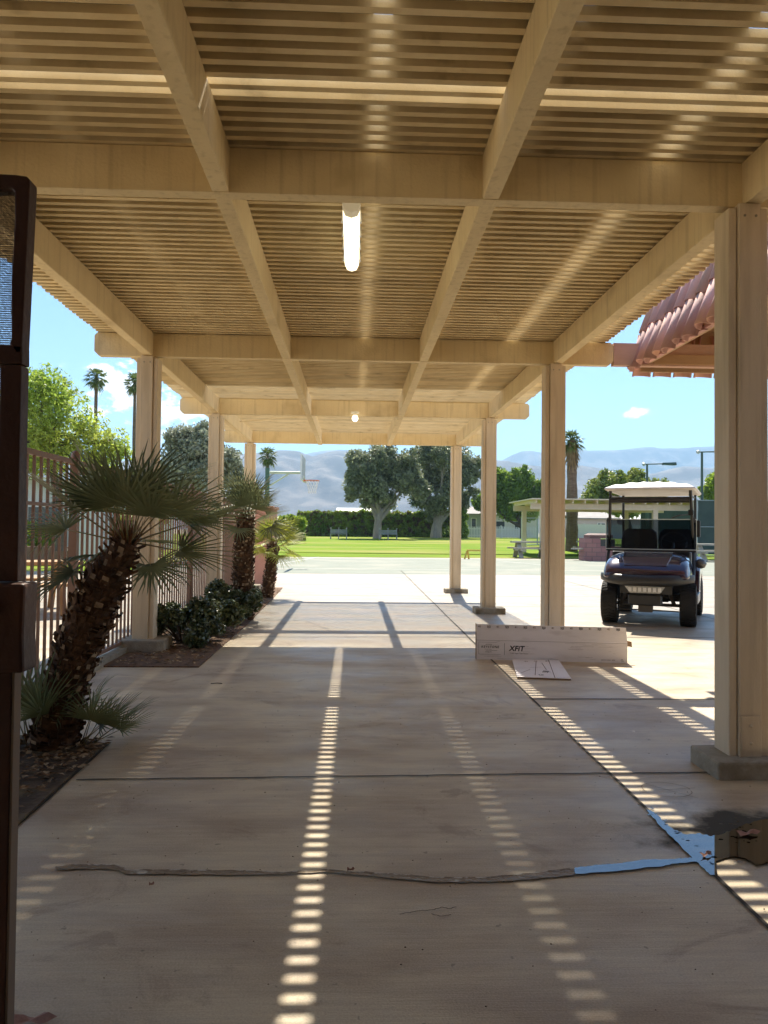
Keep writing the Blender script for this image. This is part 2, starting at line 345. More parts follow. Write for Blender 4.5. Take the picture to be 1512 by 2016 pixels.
strip(b, P, .004, .0045); strip(b, [(cc.x-.12,cc.y+.14), (cc.x+.1,cc.y-.12)], .003, .0045); strip(b, [(cc.x-.13,cc.y-.02), (cc.x+.15,cc.y+.02)], .003, .0045)
tag(b.build('drawn_circle', mat('pencil_mark', (.25,.19,.13), rough=.8)), kind='structure')
b = MB()
for k in range(420):
    x = r.uniform(-1.3,2.6); y = r.uniform(1.9,7.5); s_ = r.uniform(.0015,.0045); a_ = r.uniform(0,pi)
    b.loft([[(x+s_*cos(a_+t), y+s_*sin(a_+t)*.7, .0045) for t in (0,1.9,3.3,4.9)], [(x+s_*.5*cos(a_+t), y+s_*.5*sin(a_+t)*.7, .0045+s_*.7) for t in (0,1.9,3.3,4.9)]])
tag(b.build('grit', mat('grit', (.30,.22,.14), (.12,.08,.05), 40, .9)), 'fine grit and crumbs scattered over the walkway slabs', 'grit', kind='stuff')
# planting beds
bedm = soil
def bed(name, poly, m, h=.05, seed=1):
    r = random.Random(seed); b = MB(); xs = [p[0] for p in poly]; ys_ = [p[1] for p in poly]
    b.prism(poly, -.02, .012); o = b.build(name, m); return tag(o, kind='structure')
near_bed = [(-5,1.0), (-1.345,1.0), (-1.375,3.2), (-1.40,4.45), (-1.75,4.62), (-5,4.62)]
far_bed = [(-2.22,6.92), (-1.37,6.92), (-1.37,10), (-1.45,14.4), (-1.5,16.4), (-2.22,16.4)]
bed('planting_bed', near_bed, soil); bed('planting_bed', far_bed, mulch, seed=2)
tag(MB().box(-2.32, -2.21, 4.4, 6.92, 0, .035).box(-2.32, -2.225, 6.92, 16.4, 0, .06).build('kerb', plinthm), kind='structure')
litter = mat('leaf_litter', (.26,.16,.08), (.12,.07,.035), 30, .9, objrand=0, c3=(.4,.3,.18), s3=20)
def scatter_litter(name, regions, n, seed, m=litter, size=(.012,.035), z=.014):
    r = random.Random(seed); b = MB()
    for i in range(n):
        x0, x1, y0, y1 = r.choice(regions); x = r.uniform(x0, x1); y = r.uniform(y0, y1); s = r.uniform(*size); a = r.uniform(0, 2*pi)
        M = Matrix.Translation((x, y, z+r.uniform(.002,.02))) @ Matrix.Rotation(a, 4, 'Z') @ Matrix.Rotation(r.uniform(-.7,.7), 4, 'X')
        b.add([M @ Vector(p) for p in ((-s,0,0), (0,-s*.4,s*.15), (s,0,0), (0,s*.4,s*.15))], [(0,1,2,3)])
    return tag(b.build(name, m), 'dry leaves and bark chips scattered over the planting beds', 'leaf litter', kind='stuff')
scatter_litter('leaf_litter', [(-2.15,-1.4,6.95,9.5), (-2.15,-1.42,9.5,16), (-2.6,-1.42,3.0,4.5), (-2.6,-1.36,3.8,4.5)], 2600, 5)

# ------------------------------------------------------------------ pergola
YB = [.18, 4.01, 7.875, 11.70, 15.506]
HB = 3.0; SP = 1.42; RX = 2.11
perg = empty('pergola', (0,0,0), 'cream painted timber pergola of slats on beams over the walkway', 'pergola')
def beam_x(x0, x1, y, endL=True, endR=True, wd=.09):
    b = MB(); z0, z1 = HB, HB+.238; c = .045
    prof = [(x0+(c if endL else 0), z0), (x1-(c if endR else 0), z0), (x1, z0+(c if endR else 0)), (x1, z1-(c if endR else 0)*.7), (x1-(c if endR else 0)*.7, z1), (x0+(c if endL else 0)*.7, z1), (x0, z1-(c if endL else 0)*.7), (x0, z0+(c if endL else 0))]
    b.loft([[(x, y-wd/2, z) for x, z in prof], [(x, y+wd/2, z) for x, z in prof]]); return b
for i, y in enumerate(YB):
    beam_x(-2.66, 2.70, y).build('cross_beam', cream, perg, bevel=.004)
def rough_beam(x, y0, y1, z0, z1, wd, seed):
    # long timber whose arrises are ragged under thick paint
    r = random.Random(seed); n = max(2, int((y1-y0)/.03)); rings = []
    for i in range(n+1):
        y = y0+(y1-y0)*i/n; a, b_ = r.uniform(0,.0035), r.uniform(0,.0035)
        rings.append([(x-wd/2+a+.002, y, z0), (x+wd/2-b_-.002, y, z0), (x+wd/2, y, z0+.006+b_), (x+wd/2, y, z1), (x-wd/2, y, z1), (x-wd/2, y, z0+.006+a)])
    return MB().loft(rings)
for i in range(4):
    y0 = YB[i]+.046; y1 = YB[i+1]-.046
    for k, x in enumerate((-RX, -SP/2, SP/2, RX)):
        rough_beam(x, y0, y1, HB+.004, HB+.236, .09, i*4+k).build('rafter', cream, perg)
for x in (-SP/2, SP/2): rough_beam(x, YB[4]+.046, YB[4]+.22, HB+.004, HB+.2, .09, 99).build('rafter', cream, perg)
# slats: 38 mm battens every 90 mm
ZS = HB+.2395
for i in range(4):
    y = YB[i]-.02; b = MB(); yend = YB[i+1]-.03 if i < 3 else YB[4]+.1
    r = random.Random(40+i); k = 0
    while y < yend:
        xa = -2.62-r.uniform(0,.02); xb = 2.62+r.uniform(0,.02); dz = r.uniform(0,.0025); dy = r.uniform(-.002,.002)
        n = 10; rings = []; tk = .037 if y < 10.6 else .024; wk = .038 if y < 10.6 else .034
        for j in range(n+1):
            x = xa+(xb-xa)*j/n; w1 = r.uniform(-.0006,.0006)
            rings.append([(x, y+dy+w1, ZS+dz), (x, y+dy+wk+w1, ZS+dz), (x, y+dy+wk+w1, ZS+tk+dz), (x, y+dy+w1, ZS+tk+dz)])
        b.loft(rings); y += .09; k += 1
    b.build('slat_panel', slatm, perg)
# opaque sheeting laid over the slats of the near bays, with open seams between the sheets
seams = [(-1.47,.10), (-.84,.10), (.10,.076), (.875,.085), (1.63,.12), (2.47,.10)]
edges = [-2.66]+[v for c, wd in seams for v in (c-wd/2, c+wd/2)]+[2.66]
for k in range(0, len(edges), 2):
    for y0, y1 in ((-2.0, 3.335), (3.475, 10.62)):
        if edges[k+1]-edges[k] > .03:
            MB().box(edges[k], edges[k+1], y0, y1, ZS+.0405, ZS+.046).build('cover_panel', coverm, perg)
strip_dim = bpy.data.materials.new('dimming_strip'); strip_dim.use_nodes = True; t = strip_dim.node_tree; bb = t.nodes['Principled BSDF']; bb.inputs['Base Color'].default_value = (.2,.16,.1,1); bb.inputs['Roughness'].default_value = .6
tr_ = t.nodes.new('ShaderNodeBsdfTransparent'); ms = t.nodes.new('ShaderNodeMixShader'); ms.inputs[0].default_value = .68; t.links.new(tr_.outputs[0], ms.inputs[1]); t.links.new(bb.outputs[0], ms.inputs[2]); t.links.new(ms.outputs[0], t.nodes['Material Output'].inputs[0])
for c, wd in (seams[0], seams[1], seams[3]):  # translucent strips added to dim the sun through three seams
    for y0, y1 in ((-2.0, 3.335), (3.475, 10.62)): MB().box(c-wd/2+.001, c+wd/2-.001, y0, y1, ZS+.0405, ZS+.043).build('seam_strip', strip_dim, perg)
# posts: a 4x6 core between two narrower side boards, on a concrete plinth
def post(x, y, i):
    b = MB(); zt = HB-.002
    b.cbox(x-.059, x+.059, y-.10, y+.10, .085, zt, .004)
    for s in (-1, 1):
        xx = x+s*(.062+.022)
        b.cbox(xx-.022, xx+.022, y-.082, y+.082, .085, zt-.02, .004)
    o = b.build('post', postm, perg)
    m = MB(); m.box(x-.05, x+.05, y-.106, y-.1005, .12, .30)
    for z in (.16, .25): m.lathe([(.009,0), (.009,.006), (.004,.009)], (x, y-.106, z), 8, Matrix.Rotation(pi/2, 3, 'X'))
    m.build('post_bracket', postm, o)
    for xx in (-.028, .032): MB().lathe([(.007,0), (.007,.003), (.002,.004)], (x+xx, y-.1005, 2.93), 8, Matrix.Rotation(pi/2, 3, 'X')).build('nail_head', plinthm, o)
    p = MB(); s = .24
    if x < 0:
        p.loft([[(x-s,y-.2,-.01), (x+s-.06,y-.2,-.01), (x+s,y-.14,-.01), (x+s,y+.2,-.01), (x-s,y+.2,-.01)], [(x-s,y-.2,.13), (x+s-.07,y-.2,.13), (x+s-.01,y-.14,.13), (x+s-.01,y+.2,.13), (x-s,y+.2,.13)]])
    else: p.box(x-s+.02, x+s, y-.2, y+.13, -.01, .09)
    p.build('plinth', plinthm, o, bevel=.012)
for i in (1, 2, 3, 4):
    for x in (-2.11, 2.08): post(x, YB[i], i)
# pink continuation beam to the tiled roof
pinkm = mat('pink_paint', (.58,.37,.28), (.50,.31,.23), 4, .7, .4, 50, stretch=(.5,3,3))
o = MB().box(2.703, 6.4, YB[2]-.045, YB[2]+.045, HB+.004, HB+.236).build('tie_beam', pinkm); tag(o, 'dusty pink timber beam running from the pergola to the tiled roof', 'beam')
# fluorescent fixture under the near bay
glow = mat('tube_glow', (.9,.87,.75), emit=(1,.88,.6,.42)); capm = mat('fixture_cap', (.62,.56,.42), rough=.5, emit=(1,.85,.55,.04))
fx = empty('tube_light', (-.03,0,0), 'long lit fluorescent fixture hanging lengthwise under the slats', 'light fixture')
pr = [(-.048,.085), (-.052,.05), (-.035,.012), (0,0), (.035,.012), (.052,.05), (.048,.085)]
def fring(y, k=1): return [(x*k, y, 3.09+.085-(.085-z)*k) for x, z in pr]
MB().loft([fring(4.46), fring(5.33), fring(5.41,.95), fring(5.455,.72), fring(5.465,.4)]).build('diffuser', glow, fx, smooth=True)
MB().box(-.05, .05, 4.39, 5.44, 3.176, 3.238).build('housing', capm, fx)
MB().loft([fring(4.38,1.03), fring(4.459,1.03)]).build('end_cap', capm, fx)
for y in (4.62, 4.84, 5.06, 5.28):
    for xx in (-.056, .056): MB().box(xx-.006,xx+.006,y,y+.025,3.13,3.19).build('clip', steel, fx)
# globe lamp and its cable in the far bay
g = A(699, 824, 11.56)
gl = empty('globe_lamp', (g.x, g.y, g.z), 'small round lit globe lamp under the far bay', 'lamp')
MB().lathe([(.003,-.048), (.028,-.04), (.044,-.016), (.048,0), (.042,.024), (.03,.045)], (0,0,0), 16).build('globe', mat('globe_glow', (1,.95,.85), emit=(1,.9,.68,.7)), gl, smooth=True)
MB().lathe([(.035,.048), (.035,.075), (.06,.08), (.06,.10)], (0,0,0), 14).tube([(0,0,.09), (0,.094,.09)], .02, 6).build('lamp_holder', capm, gl)
tag(MB().tube([(g.x,YB[3]+.05,HB+.215), (-.4,12.9,HB+.21), (-2.05,13.6,HB+.16)], .008, 6).build('lamp_cable', slatm), 'thin painted cable running from the globe lamp to the left rafter', 'cable')

# ------------------------------------------------------------------ open screen gate at the left edge
def perf_mat():
    m = bpy.data.materials.new('perforated_sheet'); m.use_nodes = True; t = m.node_tree; b = t.nodes['Principled BSDF']; n = t.nodes.new; l = t.links.new
    b.inputs['Base Color'].default_value = (.10,.085,.07,1); b.inputs['Roughness'].default_value = .5
    geo = n('ShaderNodeNewGeometry'); mp = n('ShaderNodeMapping'); mp.inputs['Scale'].default_value = (1,0,1); l(geo.outputs['Position'], mp.inputs[0])
    v = n('ShaderNodeTexVoronoi'); v.inputs['Scale'].default_value = 190; v.inputs['Randomness'].default_value = .12; l(mp.outputs[0], v.inputs['Vector'])
    c = n('ShaderNodeMath'); c.operation = 'LESS_THAN'; c.inputs[1].default_value = .44; l(v.outputs['Distance'], c.inputs[0])
    tr = n('ShaderNodeBsdfTransparent'); ms = n('ShaderNodeMixShader'); l(c.outputs[0], ms.inputs[0]); l(b.outputs[0], ms.inputs[1]); l(tr.outputs[0], ms.inputs[2]); l(ms.outputs[0], t.nodes['Material Output'].inputs[0])
    return m
perf = perf_mat()
YG = 1.8
gt = empty('screen_gate', (-1.3, YG, 0), 'dark brown steel security gate standing open with perforated screen panels', 'gate')
GL = Vector((-1.3, YG, 0))
def gp(x, y, dy=0): p = A(x, y, YG); return Vector((p.x, YG+dy, p.z))-GL
def gplate(pts, y0, y1, name, m, bev=.003):
    P = [gp(*p) for p in pts]; b = MB(); b.loft([[Vector((p.x, y0, p.z)) for p in P], [Vector((p.x, y1, p.z)) for p in P]])
    return b.build(name, m, gt, bevel=bev)
gplate([(40,700),(50,700),(66,372),(66,362),(60,355),(38,352),(-200,340),(-200,378),(30,378),(37,384),(37,440),(30,560),(30,672),(26,680)], -.022, .022, 'gate_frame', gatem)
gplate([(-200,684),(20,684),(38,684),(51,684),(51,720),(-200,720)], -.022, .022, 'mid_rail', gatem)
gplate([(8,722),(50,722),(46,900),(42,1144),(4,1144),(6,900)], -.022, .022, 'stile', gatem)
gplate([(-200,378),(36,378),(34,684),(-200,684)], -.003, .003, 'screen_panel', perf, 0)
gplate([(-200,722),(8,722),(5,1000),(-200,1000)], -.003, .003, 'screen_panel', perf, 0)
gplate([(-200,1002),(5,1002),(4,1144),(-200,1144)], -.012, .012, 'kick_plate', gatem)
gplate([(-200,1146),(66,1146),(62,1250),(64,1318),(-200,1314)], -.05, .03, 'lock_box', gatem, .008)
gplate([(-200,1319),(30,1319),(14,2080),(-200,2080)], -.022, .022, 'kick_plate', gatem)
gplate([(31,1319),(36,1319),(20,2080),(15,2080)], -.018, .018, 'edge_strip', mat('edge_strip', (.20,.15,.11)), .001)
capg = mat('lock_metal', (.55,.55,.52), rough=.4)
p = gp(-4, 1190); MB().lathe([(.026,0), (.026,.012), (.02,.018), (.01,.02), (.009,.006)], (p.x, -.05, p.z), 20, Matrix.Rotation(pi/2, 3, 'X')).build('lock_cylinder', capg, gt)
p = gp(-6, 1275); MB().lathe([(.012,0), (.012,.008), (.009,.012)], (p.x, -.05, p.z), 16, Matrix.Rotation(pi/2, 3, 'X')).build('lock_cylinder', steel, gt)

# ------------------------------------------------------------------ steel picket fence on the left
FX = -2.30
fn = empty('picket_fence', (FX, 2.5, 0), 'rust brown steel picket fence behind the planting bed', 'fence')
def fb(): return MB()
y = 3.2; pk = 0
fposts = [3.9, 6.38, 8.3, 10.9, 13.5, 15.8]
while y < 15.7 and pk < 100:
    if min(abs(y-q) for q in fposts) > .07 and y > 3.35:
        MB().box(-.0095, .0095, y-2.5-.0095, y-2.5+.0095, .10, 1.76).build('picket', rust, fn); pk += 1
    y += .125
for z0, z1 in ((1.76,1.80), (1.40,1.425), (.085,.12)):
    for a, c in zip([3.2]+fposts, fposts):
        MB().box(-.018, .018, a-2.5+(.034 if a > 3.3 else 0), c-2.5-.034, z0, z1).build('rail', rust, fn)
for q in fposts:
    o = MB().box(-.032, .032, q-2.5-.032, q-2.5+.032, 0, 1.81).build('fence_post', rust, fn)
    MB().lathe([(.038,1.81), (.038,1.822), (.034,1.85), (.02,1.872), (.004,1.88)], (0,q-2.5,0), 14).build('post_cap', rust, o, smooth=True)
# latch plate beside the post
MB().box(.02,.05,8.02-2.5,8.12-2.5,.1,.46).build('latch_plate', rust, fn)

# ------------------------------------------------------------------ fan palms
frondm = mat('frond', (.15,.19,.09), (.26,.29,.15), 3, .42, 0, transl=.25, objrand=.35, spec=.5)
frondy = mat('frond_young', (.50,.52,.09), (.36,.43,.07), 3, .45, 0, transl=.4, objrand=.3)
petm = mat('petiole', (.22,.22,.10), (.28,.20,.09), 4, .5)
trunkm = mat('palm_trunk', (.075,.042,.023), (.15,.08,.04), 20, .95, 1, 60, island=.35)
stubm = mat('leaf_base', (.24,.16,.09), (.42,.32,.21), 25, .85, island=.3)
def frond_mesh(seed, Lp=.34, Lb=.47, nl=24, spread=98, droop=.25, wl_=.0115):
    """blade fan + petiole, grows along +x, upper side +z; returns (petiole MB, blade MB)"""
    r = random.Random(seed); pt = MB(); bl = MB()
    n = 5; pts = [Vector((Lp*i/n, 0, -.05*(i/n)**2*Lp)) for i in range(n+1)]; pt.tube(pts, [.009, .007, .006, .005, .0045, .004], 5)
    base = pts[-1]
    for i in range(nl):
        a = rad(-spread+2*spread*i/(nl-1)) + r.uniform(-.025,.025); l_ = Lb*(.72+.28*cos(a))*r.uniform(.88,1.06); dr = droop*r.uniform(.5,1.8)
        d = Vector((cos(a), sin(a), 0)); s = Vector((-sin(a), cos(a), 0)); cup = .22*abs(sin(a))
        P = []
        for t, w_ in ((.02,.25), (.28,.75), (.58,.62), (.84,.34), (1.0,.02)):
            c = base + d*(l_*t) + Vector((0, 0, cup*l_*t*.6 - dr*l_*max(0,t-.35)**2*1.6)) + s*(r.uniform(-.01,.01)*t)
            ww = wl_*w_; P.append((c-s*ww+Vector((0,0,ww*.5)), c, c+s*ww+Vector((0,0,ww*.5))))
        v = [q for p_ in P for q in p_]; f = []
        for k in range(len(P)-1):
            f += [(3*k,3*k+1,3*k+4,3*k+3), (3*k+1,3*k+2,3*k+5,3*k+4)]
        bl.add(v, f)
    return pt, bl
def mesh_of(b, name, m):
    me = bpy.data.meshes.new(name); me.from_pydata(b.v, [], b.f); me.materials.append(m); me.polygons.foreach_set('use_smooth', [True]*len(me.polygons)); return me
variants = []
for k in range(6):
    pt, bl = frond_mesh(100+k, Lp=.34+.04*(k % 3), droop=(.04,.14,.32)[k % 3], nl=(22,24,20)[k % 3], wl_=.0135)
    variants.append((mesh_of(pt, 'petiole', petm), mesh_of(bl, 'frond', frondm), mesh_of(bl, 'frond', frondy)))
def put_frond(root, pos, az, el, roll, sc, k, young=False):
    v = variants[k % 6]; fr = bpy.data.objects.new('frond', v[2 if young else 1]); COL.objects.link(fr); fr.parent = root
    fr.matrix_local = Matrix.Translation(pos) @ Matrix.Rotation(az, 4, 'Z') @ Matrix.Rotation(-el, 4, 'Y') @ Matrix.Rotation(roll, 4, 'X') @ Matrix.Scale(sc, 4)
    pe = bpy.data.objects.new('petiole', v[0]); COL.objects.link(pe); pe.parent = fr
def palm(base, path, radii, nf, sc, label, seed, young=False, fr_bias=None, elr=(-50,80), group='fan palms in the planting bed'):
    r = random.Random(seed); root = empty('fan_palm', base, label, 'palm', group)
    pts = []
    for i in range(len(path)-1):
        for k in range(6): pts.append(Vector(path[i]).lerp(Vector(path[i+1]), k/6))
    pts.append(Vector(path[-1])); n = len(pts)
    sm = [pts[0]]+[(pts[i-1]+pts[i]*2+pts[i+1])/4 for i in range(1, n-1)]+[pts[-1]]
    def rr(t): x = t*(len(radii)-1); i = min(int(x), len(radii)-2); return radii[i]+(radii[i+1]-radii[i])*(x-i)
    MB().tube(sm, [rr(i/(n-1))*.86*r.uniform(.95,1.05) for i in range(n)], 14).build('trunk', trunkm, root, smooth=False)
    b = MB(); Ltot = sum((sm[i+1]-sm[i]).length for i in range(n-1)); rows = int(Ltot/.042)
    for row in range(rows):
        t = (row+.5)/rows; x = t*(n-1); i = min(int(x), n-2); p = sm[i].lerp(sm[i+1], x-i); ax = (sm[i+1]-sm[i]).normalized()
        e1 = ax.cross(Vector((0,1,0))).normalized(); e2 = ax.cross(e1); R0 = rr(t)
        cnt = max(8, int(2*pi*R0/.062))
        for k in range(cnt):
            a = 2*pi*(k+(row % 2)*.5+r.uniform(-.16,.16))/cnt; o = e1*cos(a)+e2*sin(a); tg = ax.cross(o)
            hw = r.uniform(.012,.026)*(R0/.14)**.5; ln = r.uniform(.04,.085)*(R0/.14)**.5; out = r.uniform(.005,.034); lift = r.uniform(-.1,.9)
            c0 = p+o*(R0*.82)+ax*r.uniform(-.012,.012); c1 = p+o*(R0*.92+out)+ax*(ln*lift+.01); th = ax*.007
            b.mi = 0
            b.add([c0-tg*hw*1.3-th, c0+tg*hw*1.3-th, c0+tg*hw*1.3+th, c0-tg*hw*1.3+th, c1-tg*hw-th, c1+tg*hw-th, c1+tg*hw+th, c1-tg*hw+th], [(0,1,5,4), (1,2,6,5), (2,3,7,6), (3,0,4,7)])
            b.mi = 1 if r.random() < .5 else 0; hw *= r.uniform(.5,.95)
            q = [c1-tg*hw-th, c1+tg*hw-th, c1+tg*hw+th, c1-tg*hw+th]; up = (ax*1.0-o*r.uniform(-.2,.5)+tg*r.uniform(-.4,.4))*r.uniform(.008,.036)*(1 if b.mi else .2)
            b.add([q[0], q[1], q[1]+up, q[0]+up], [(0,1,2,3)])
        # fibre threads
        for k in range(9):
            a = r.uniform(0, 2*pi); o = e1*cos(a)+e2*sin(a); q = p+o*R0*.85; b.mi = 0
            e = q+o*r.uniform(.01,.045)+Vector((r.uniform(-.02,.02), r.uniform(-.02,.02), r.uniform(-.06,.02))); w_ = ax.cross(o)*.0025
            b.add([q-w_, q+w_, e+w_, e-w_], [(0,1,2,3)])
    b.build('leaf_bases', [trunkm, stubm], root)
    top = sm[-1]
    # fibrous heart
    h = MB()
    for k in range(70):
        a = r.uniform(0,2*pi); q = top+Vector((cos(a)*.03, sin(a)*.03, -.05)); e = top+Vector((cos(a), sin(a), r.uniform(.2,1.6)))*r.uniform(.05,.13); w_ = Vector((-sin(a), cos(a), 0))*.006
        h.add([q-w_, q+w_, e+w_*.3, e-w_*.3], [(0,1,2,3)])
    h.build('heart_fibre', mat('heart_fibre', (.20,.09,.04), (.12,.05,.02), 30, .9), root)
    for k in range(nf):
        az = k*2.39996+r.uniform(-.2,.2); u = (k+.5)/nf; el = rad(elr[1]+(elr[0]-elr[1])*u**1.25+r.uniform(-8,8))
        if fr_bias: az, el = fr_bias(az, el, r)
        put_frond(root, top+Vector((cos(az)*.03, sin(az)*.03, 0)), az, el, r.uniform(-.5,.5), sc*r.uniform(.85,1.1)*(1-.12*(u < .15)), k, young or False)
    return root
def bpath(base, pts, Y):
    return [(A(x, y, yy).x-base[0], yy-base[1], A(x, y, yy).z) for (x, y), yy in zip(pts, Y)]
B1 = (A(108,1470,4.42).x, 4.42, 0)
P1 = bpath(B1, [(102,1468),(118,1400),(138,1320),(168,1235),(205,1150),(250,1068)], [4.42,4.42,4.42,4.42,4.44,4.46]); P1[0] = (P1[0][0], 0, -.02)
palm(B1, P1, [.155,.125,.125,.138,.13,.08], 26, .86, 'large leaning fan palm with shaggy scaly trunk nearest the gate', 11, elr=(-38,84), fr_bias=lambda az, el, r: ((az, el) if not (sin(az) < -.25 and el < .55) else (-az if el < 0 else az, el+.5 if el > 0 else el)))
B2 = (A(478,1150,10.6).x, 10.6, 0)
P2 = bpath(B2, [(478,1228),(478,1150),(480,1080),(484,1020)], [10.6]*4); P2[0] = (P2[0][0], 0, -.02)
palm(B2, P2, [.16,.15,.14,.12], 30, .86, 'middle fan palm with straight dark trunk behind the shrubs', 12, elr=(-25,85))
B3 = (A(530,1170,14.0).x, 14.0, 0)
P3 = bpath(B3, [(524,1180),(532,1130),(538,1075)], [14.0]*3); P3[0] = (P3[0][0], 0, -.02)
palm(B3, P3, [.12,.11,.11], 32, .82, 'yellow green sunlit fan palm farthest along the bed', 13, young=True, elr=(-35,80))
def sucker(pos, nf, sc, label, seed, dirs):
    root = empty('palm_sucker', pos, label, 'palm shoot', 'young palm shoots around the trunk'); r = random.Random(seed)
    for k in range(nf):
        az, el = dirs[k % len(dirs)]; put_frond(root, Vector((r.uniform(-.04,.04), r.uniform(-.04,.04), 0)), az+r.uniform(-.3,.3), el+r.uniform(-.15,.15), r.uniform(-.7,.7), sc*r.uniform(.8,1.1), k)
p = G(168,1468); sucker((p.x,p.y,.01), 8, .52, 'small fan palm shoot at the right foot of the leaning trunk', 21, [(.2,.75), (-.5,.9), (.5,1.15), (0,.45), (-1.2,1.0), (.3,1.3), (.05,.9), (-.2,.6)])
p = G(60,1475); sucker((p.x,p.y,.01), 11, .66, 'dense fan palm shoots between the gate and the trunk', 22, [(1.6,1.2), (-.7,1.3), (2.8,1.0), (.2,1.2), (-1.4,1.0), (3.0,1.3), (1,1.4), (2.2,1.1)])
# ------------------------------------------------------------------ shrubs (leafy)
def leafcloud(b, blobs, n, size, r, flat=0.0, shell=.55, elong=1.8, soft=0):
    tot = sum(q[3]**2 for q in blobs)
    for bx, by, bz, br, *sq in blobs:
        sx, sy, sz = (sq[0] if sq else (1,1,1)); m = int(n*br*br/tot)
        for i in range(m):
            while True:
                v = Vector((r.uniform(-1,1), r.uniform(-1,1), r.uniform(-1,1)))
                if .02 < v.length < 1: break
            v = v*(v.length**(shell-1))
            if soft:
                while True:
                    v = Vector((r.gauss(0,soft), r.gauss(0,soft), r.gauss(0,soft)))
                    if v.length < 1.08: break
            c = Vector((bx+v.x*br*sx, by+v.y*br*sy, bz+v.z*br*sz)); s = size*r.uniform(.6,1.4)
            a = Vector((r.gauss(0,1), r.gauss(0,1), r.gauss(0,1))).normalized(); d = a.cross(Vector((r.gauss(0,1), r.gauss(0,1), r.gauss(0,1)))).normalized()
            b.add([c-a*s*elong*.5, c-d*s*.5, c+a*s*elong*.5, c+d*s*.5], [(0,1,2,3)])
    return b
shrubm = mat('shrub_leaf', (.05,.07,.028), (.12,.15,.06), 8, .35, 0, transl=.12, spec=.6)
barkm = mat('bark', (.11,.085,.065), (.07,.055,.04), 10, .9, .6, 30)
def shrub(name, base, w_, h, dpt, n, label, seed, m=shrubm, size=.034):
    r = random.Random(seed); root = empty(name, base, label, 'shrub', 'shrubs in the mulch bed')
    st = MB(); bl = []
    for k in range(22):
        a = r.uniform(0, 2*pi); q = r.uniform(.2,1)**.6; e = Vector((cos(a)*w_*q, sin(a)*dpt*q, h*r.uniform(.35,1)*(1.05-.35*q)))
        st.tube([(0,0,0), (e.x*.5, e.y*.5, e.z*.65), tuple(e)], [.012,.008,.003], 5); bl.append((e.x, e.y, e.z, r.uniform(.07,.15)))
    st.build('stems', barkm, root); leafcloud(MB(), bl, n, size, r, shell=.8, elong=1.35).build('foliage', m, root)
p = G(352,1272); shrub('shrub', (p.x,p.y+.15,0), .42, .46, .4, 6500, 'dark glossy shrub at the foot of the second post', 31)
shrub('shrub', (-1.75,9.0,0), .35, .42, .5, 5000, 'low dark shrub behind the front one under palm fronds', 32)
shrub('shrub', (-1.62,10.3,0), .32, .55, .5, 5000, 'dark shrub in front of the middle palm trunk', 33)
shrub('shrub', (-1.68,12.2,0), .25, .35, .5, 3000, 'small dark shrub beside the farthest palm', 34)

# ------------------------------------------------------------------ shipping carton and cardboard flap on the floor
card = mat('white_card', (.84,.79,.79), (.79,.74,.74), 3, .8, .1, 12, c3=(.68,.62,.61), s3=4, w3=(.56,.8), stretch=(1,1,4))
kraft = mat('kraft_card', (.33,.22,.13), (.28,.18,.1), 8, .85); ink = mat('black_ink', (.02,.018,.018), rough=.7); inkb = mat('brown_ink', (.16,.09,.06), rough=.7); inkg = mat('grey_ink', (.22,.19,.18), rough=.8)
c0, c1 = G(938,1298), G(1235,1306); W = (c1-c0).length; az = math.atan2(c1.y-c0.y, c1.x-c0.x)
bx = empty('long_carton', c0, 'long white open shipping carton printed KEYSTONE XFiT on the concrete', 'box', rz=az)
Hb_ = .192; Dp = .2
M_ = MB(); t_ = .004
M_.box(0,W,0,t_,0,Hb_); M_.box(0,W,Dp-t_,Dp,0,Hb_); M_.box(0,t_,t_,Dp-t_,0,Hb_); M_.box(W-t_,W,t_,Dp-t_,0,Hb_); M_.box(t_,W-t_,t_,Dp-t_,0,t_)
M_.build('carton_body', card, bx)
fl = MB().loft([[(0,.001,Hb_+.0015), (W,.001,Hb_+.0015), (W-.012,.012,Hb_+.145), (.0,.010,Hb_+.15)], [(0,.005,Hb_+.0015), (W,.005,Hb_+.0015), (W-.012,.016,Hb_+.145), (.0,.014,Hb_+.15)]]).build('front_flap', card, bx)
MB().loft([[(-.001,0,0), (-.001,.19,0), (-.001,.19,Hb_), (-.001,.012,Hb_+.152), (-.001,0,Hb_)], [(-.006,0,0), (-.006,.19,0), (-.006,.19,Hb_), (-.012,.012,Hb_+.16), (-.006,0,Hb_)]]).build('end_panel', kraft, bx)
MB().loft([[(W+.001,.01,Hb_-.03), (W+.05,.02,Hb_-.04), (W+.045,.03,Hb_+.01), (W+.002,.02,Hb_+.02)], [(W+.001,.012,Hb_-.03), (W+.05,.022,Hb_-.04), (W+.045,.032,Hb_+.01), (W+.002,.022,Hb_+.02)]]).build('torn_tab', kraft, bx)
T = lambda x, z, y=-.0008: Matrix.Translation((x, y, z)) @ Matrix.Rotation(pi/2, 4, 'X')
text('KEYSTONE', 'lettering', .030, ink, bx, T(.045,.115), .0006, .2, 1.22)
text('LED LIGHTING', 'lettering', .011, inkg, bx, T(.075,.098), 0)
text('Lansdale, PA', 'lettering', .012, ink, bx, T(.085,.072), .0002)
text('XFiT', 'lettering', .068, ink, bx, T(.315,.092), .0022, .18, 1.05)
text('T LED Vapor Tight Fixture', 'lettering', .016, inkg, bx, T(.322,.062), .0003)
text('MADE IN CHINA   5000K', 'lettering', .012, inkg, bx, T(1.19,.022), .0002)
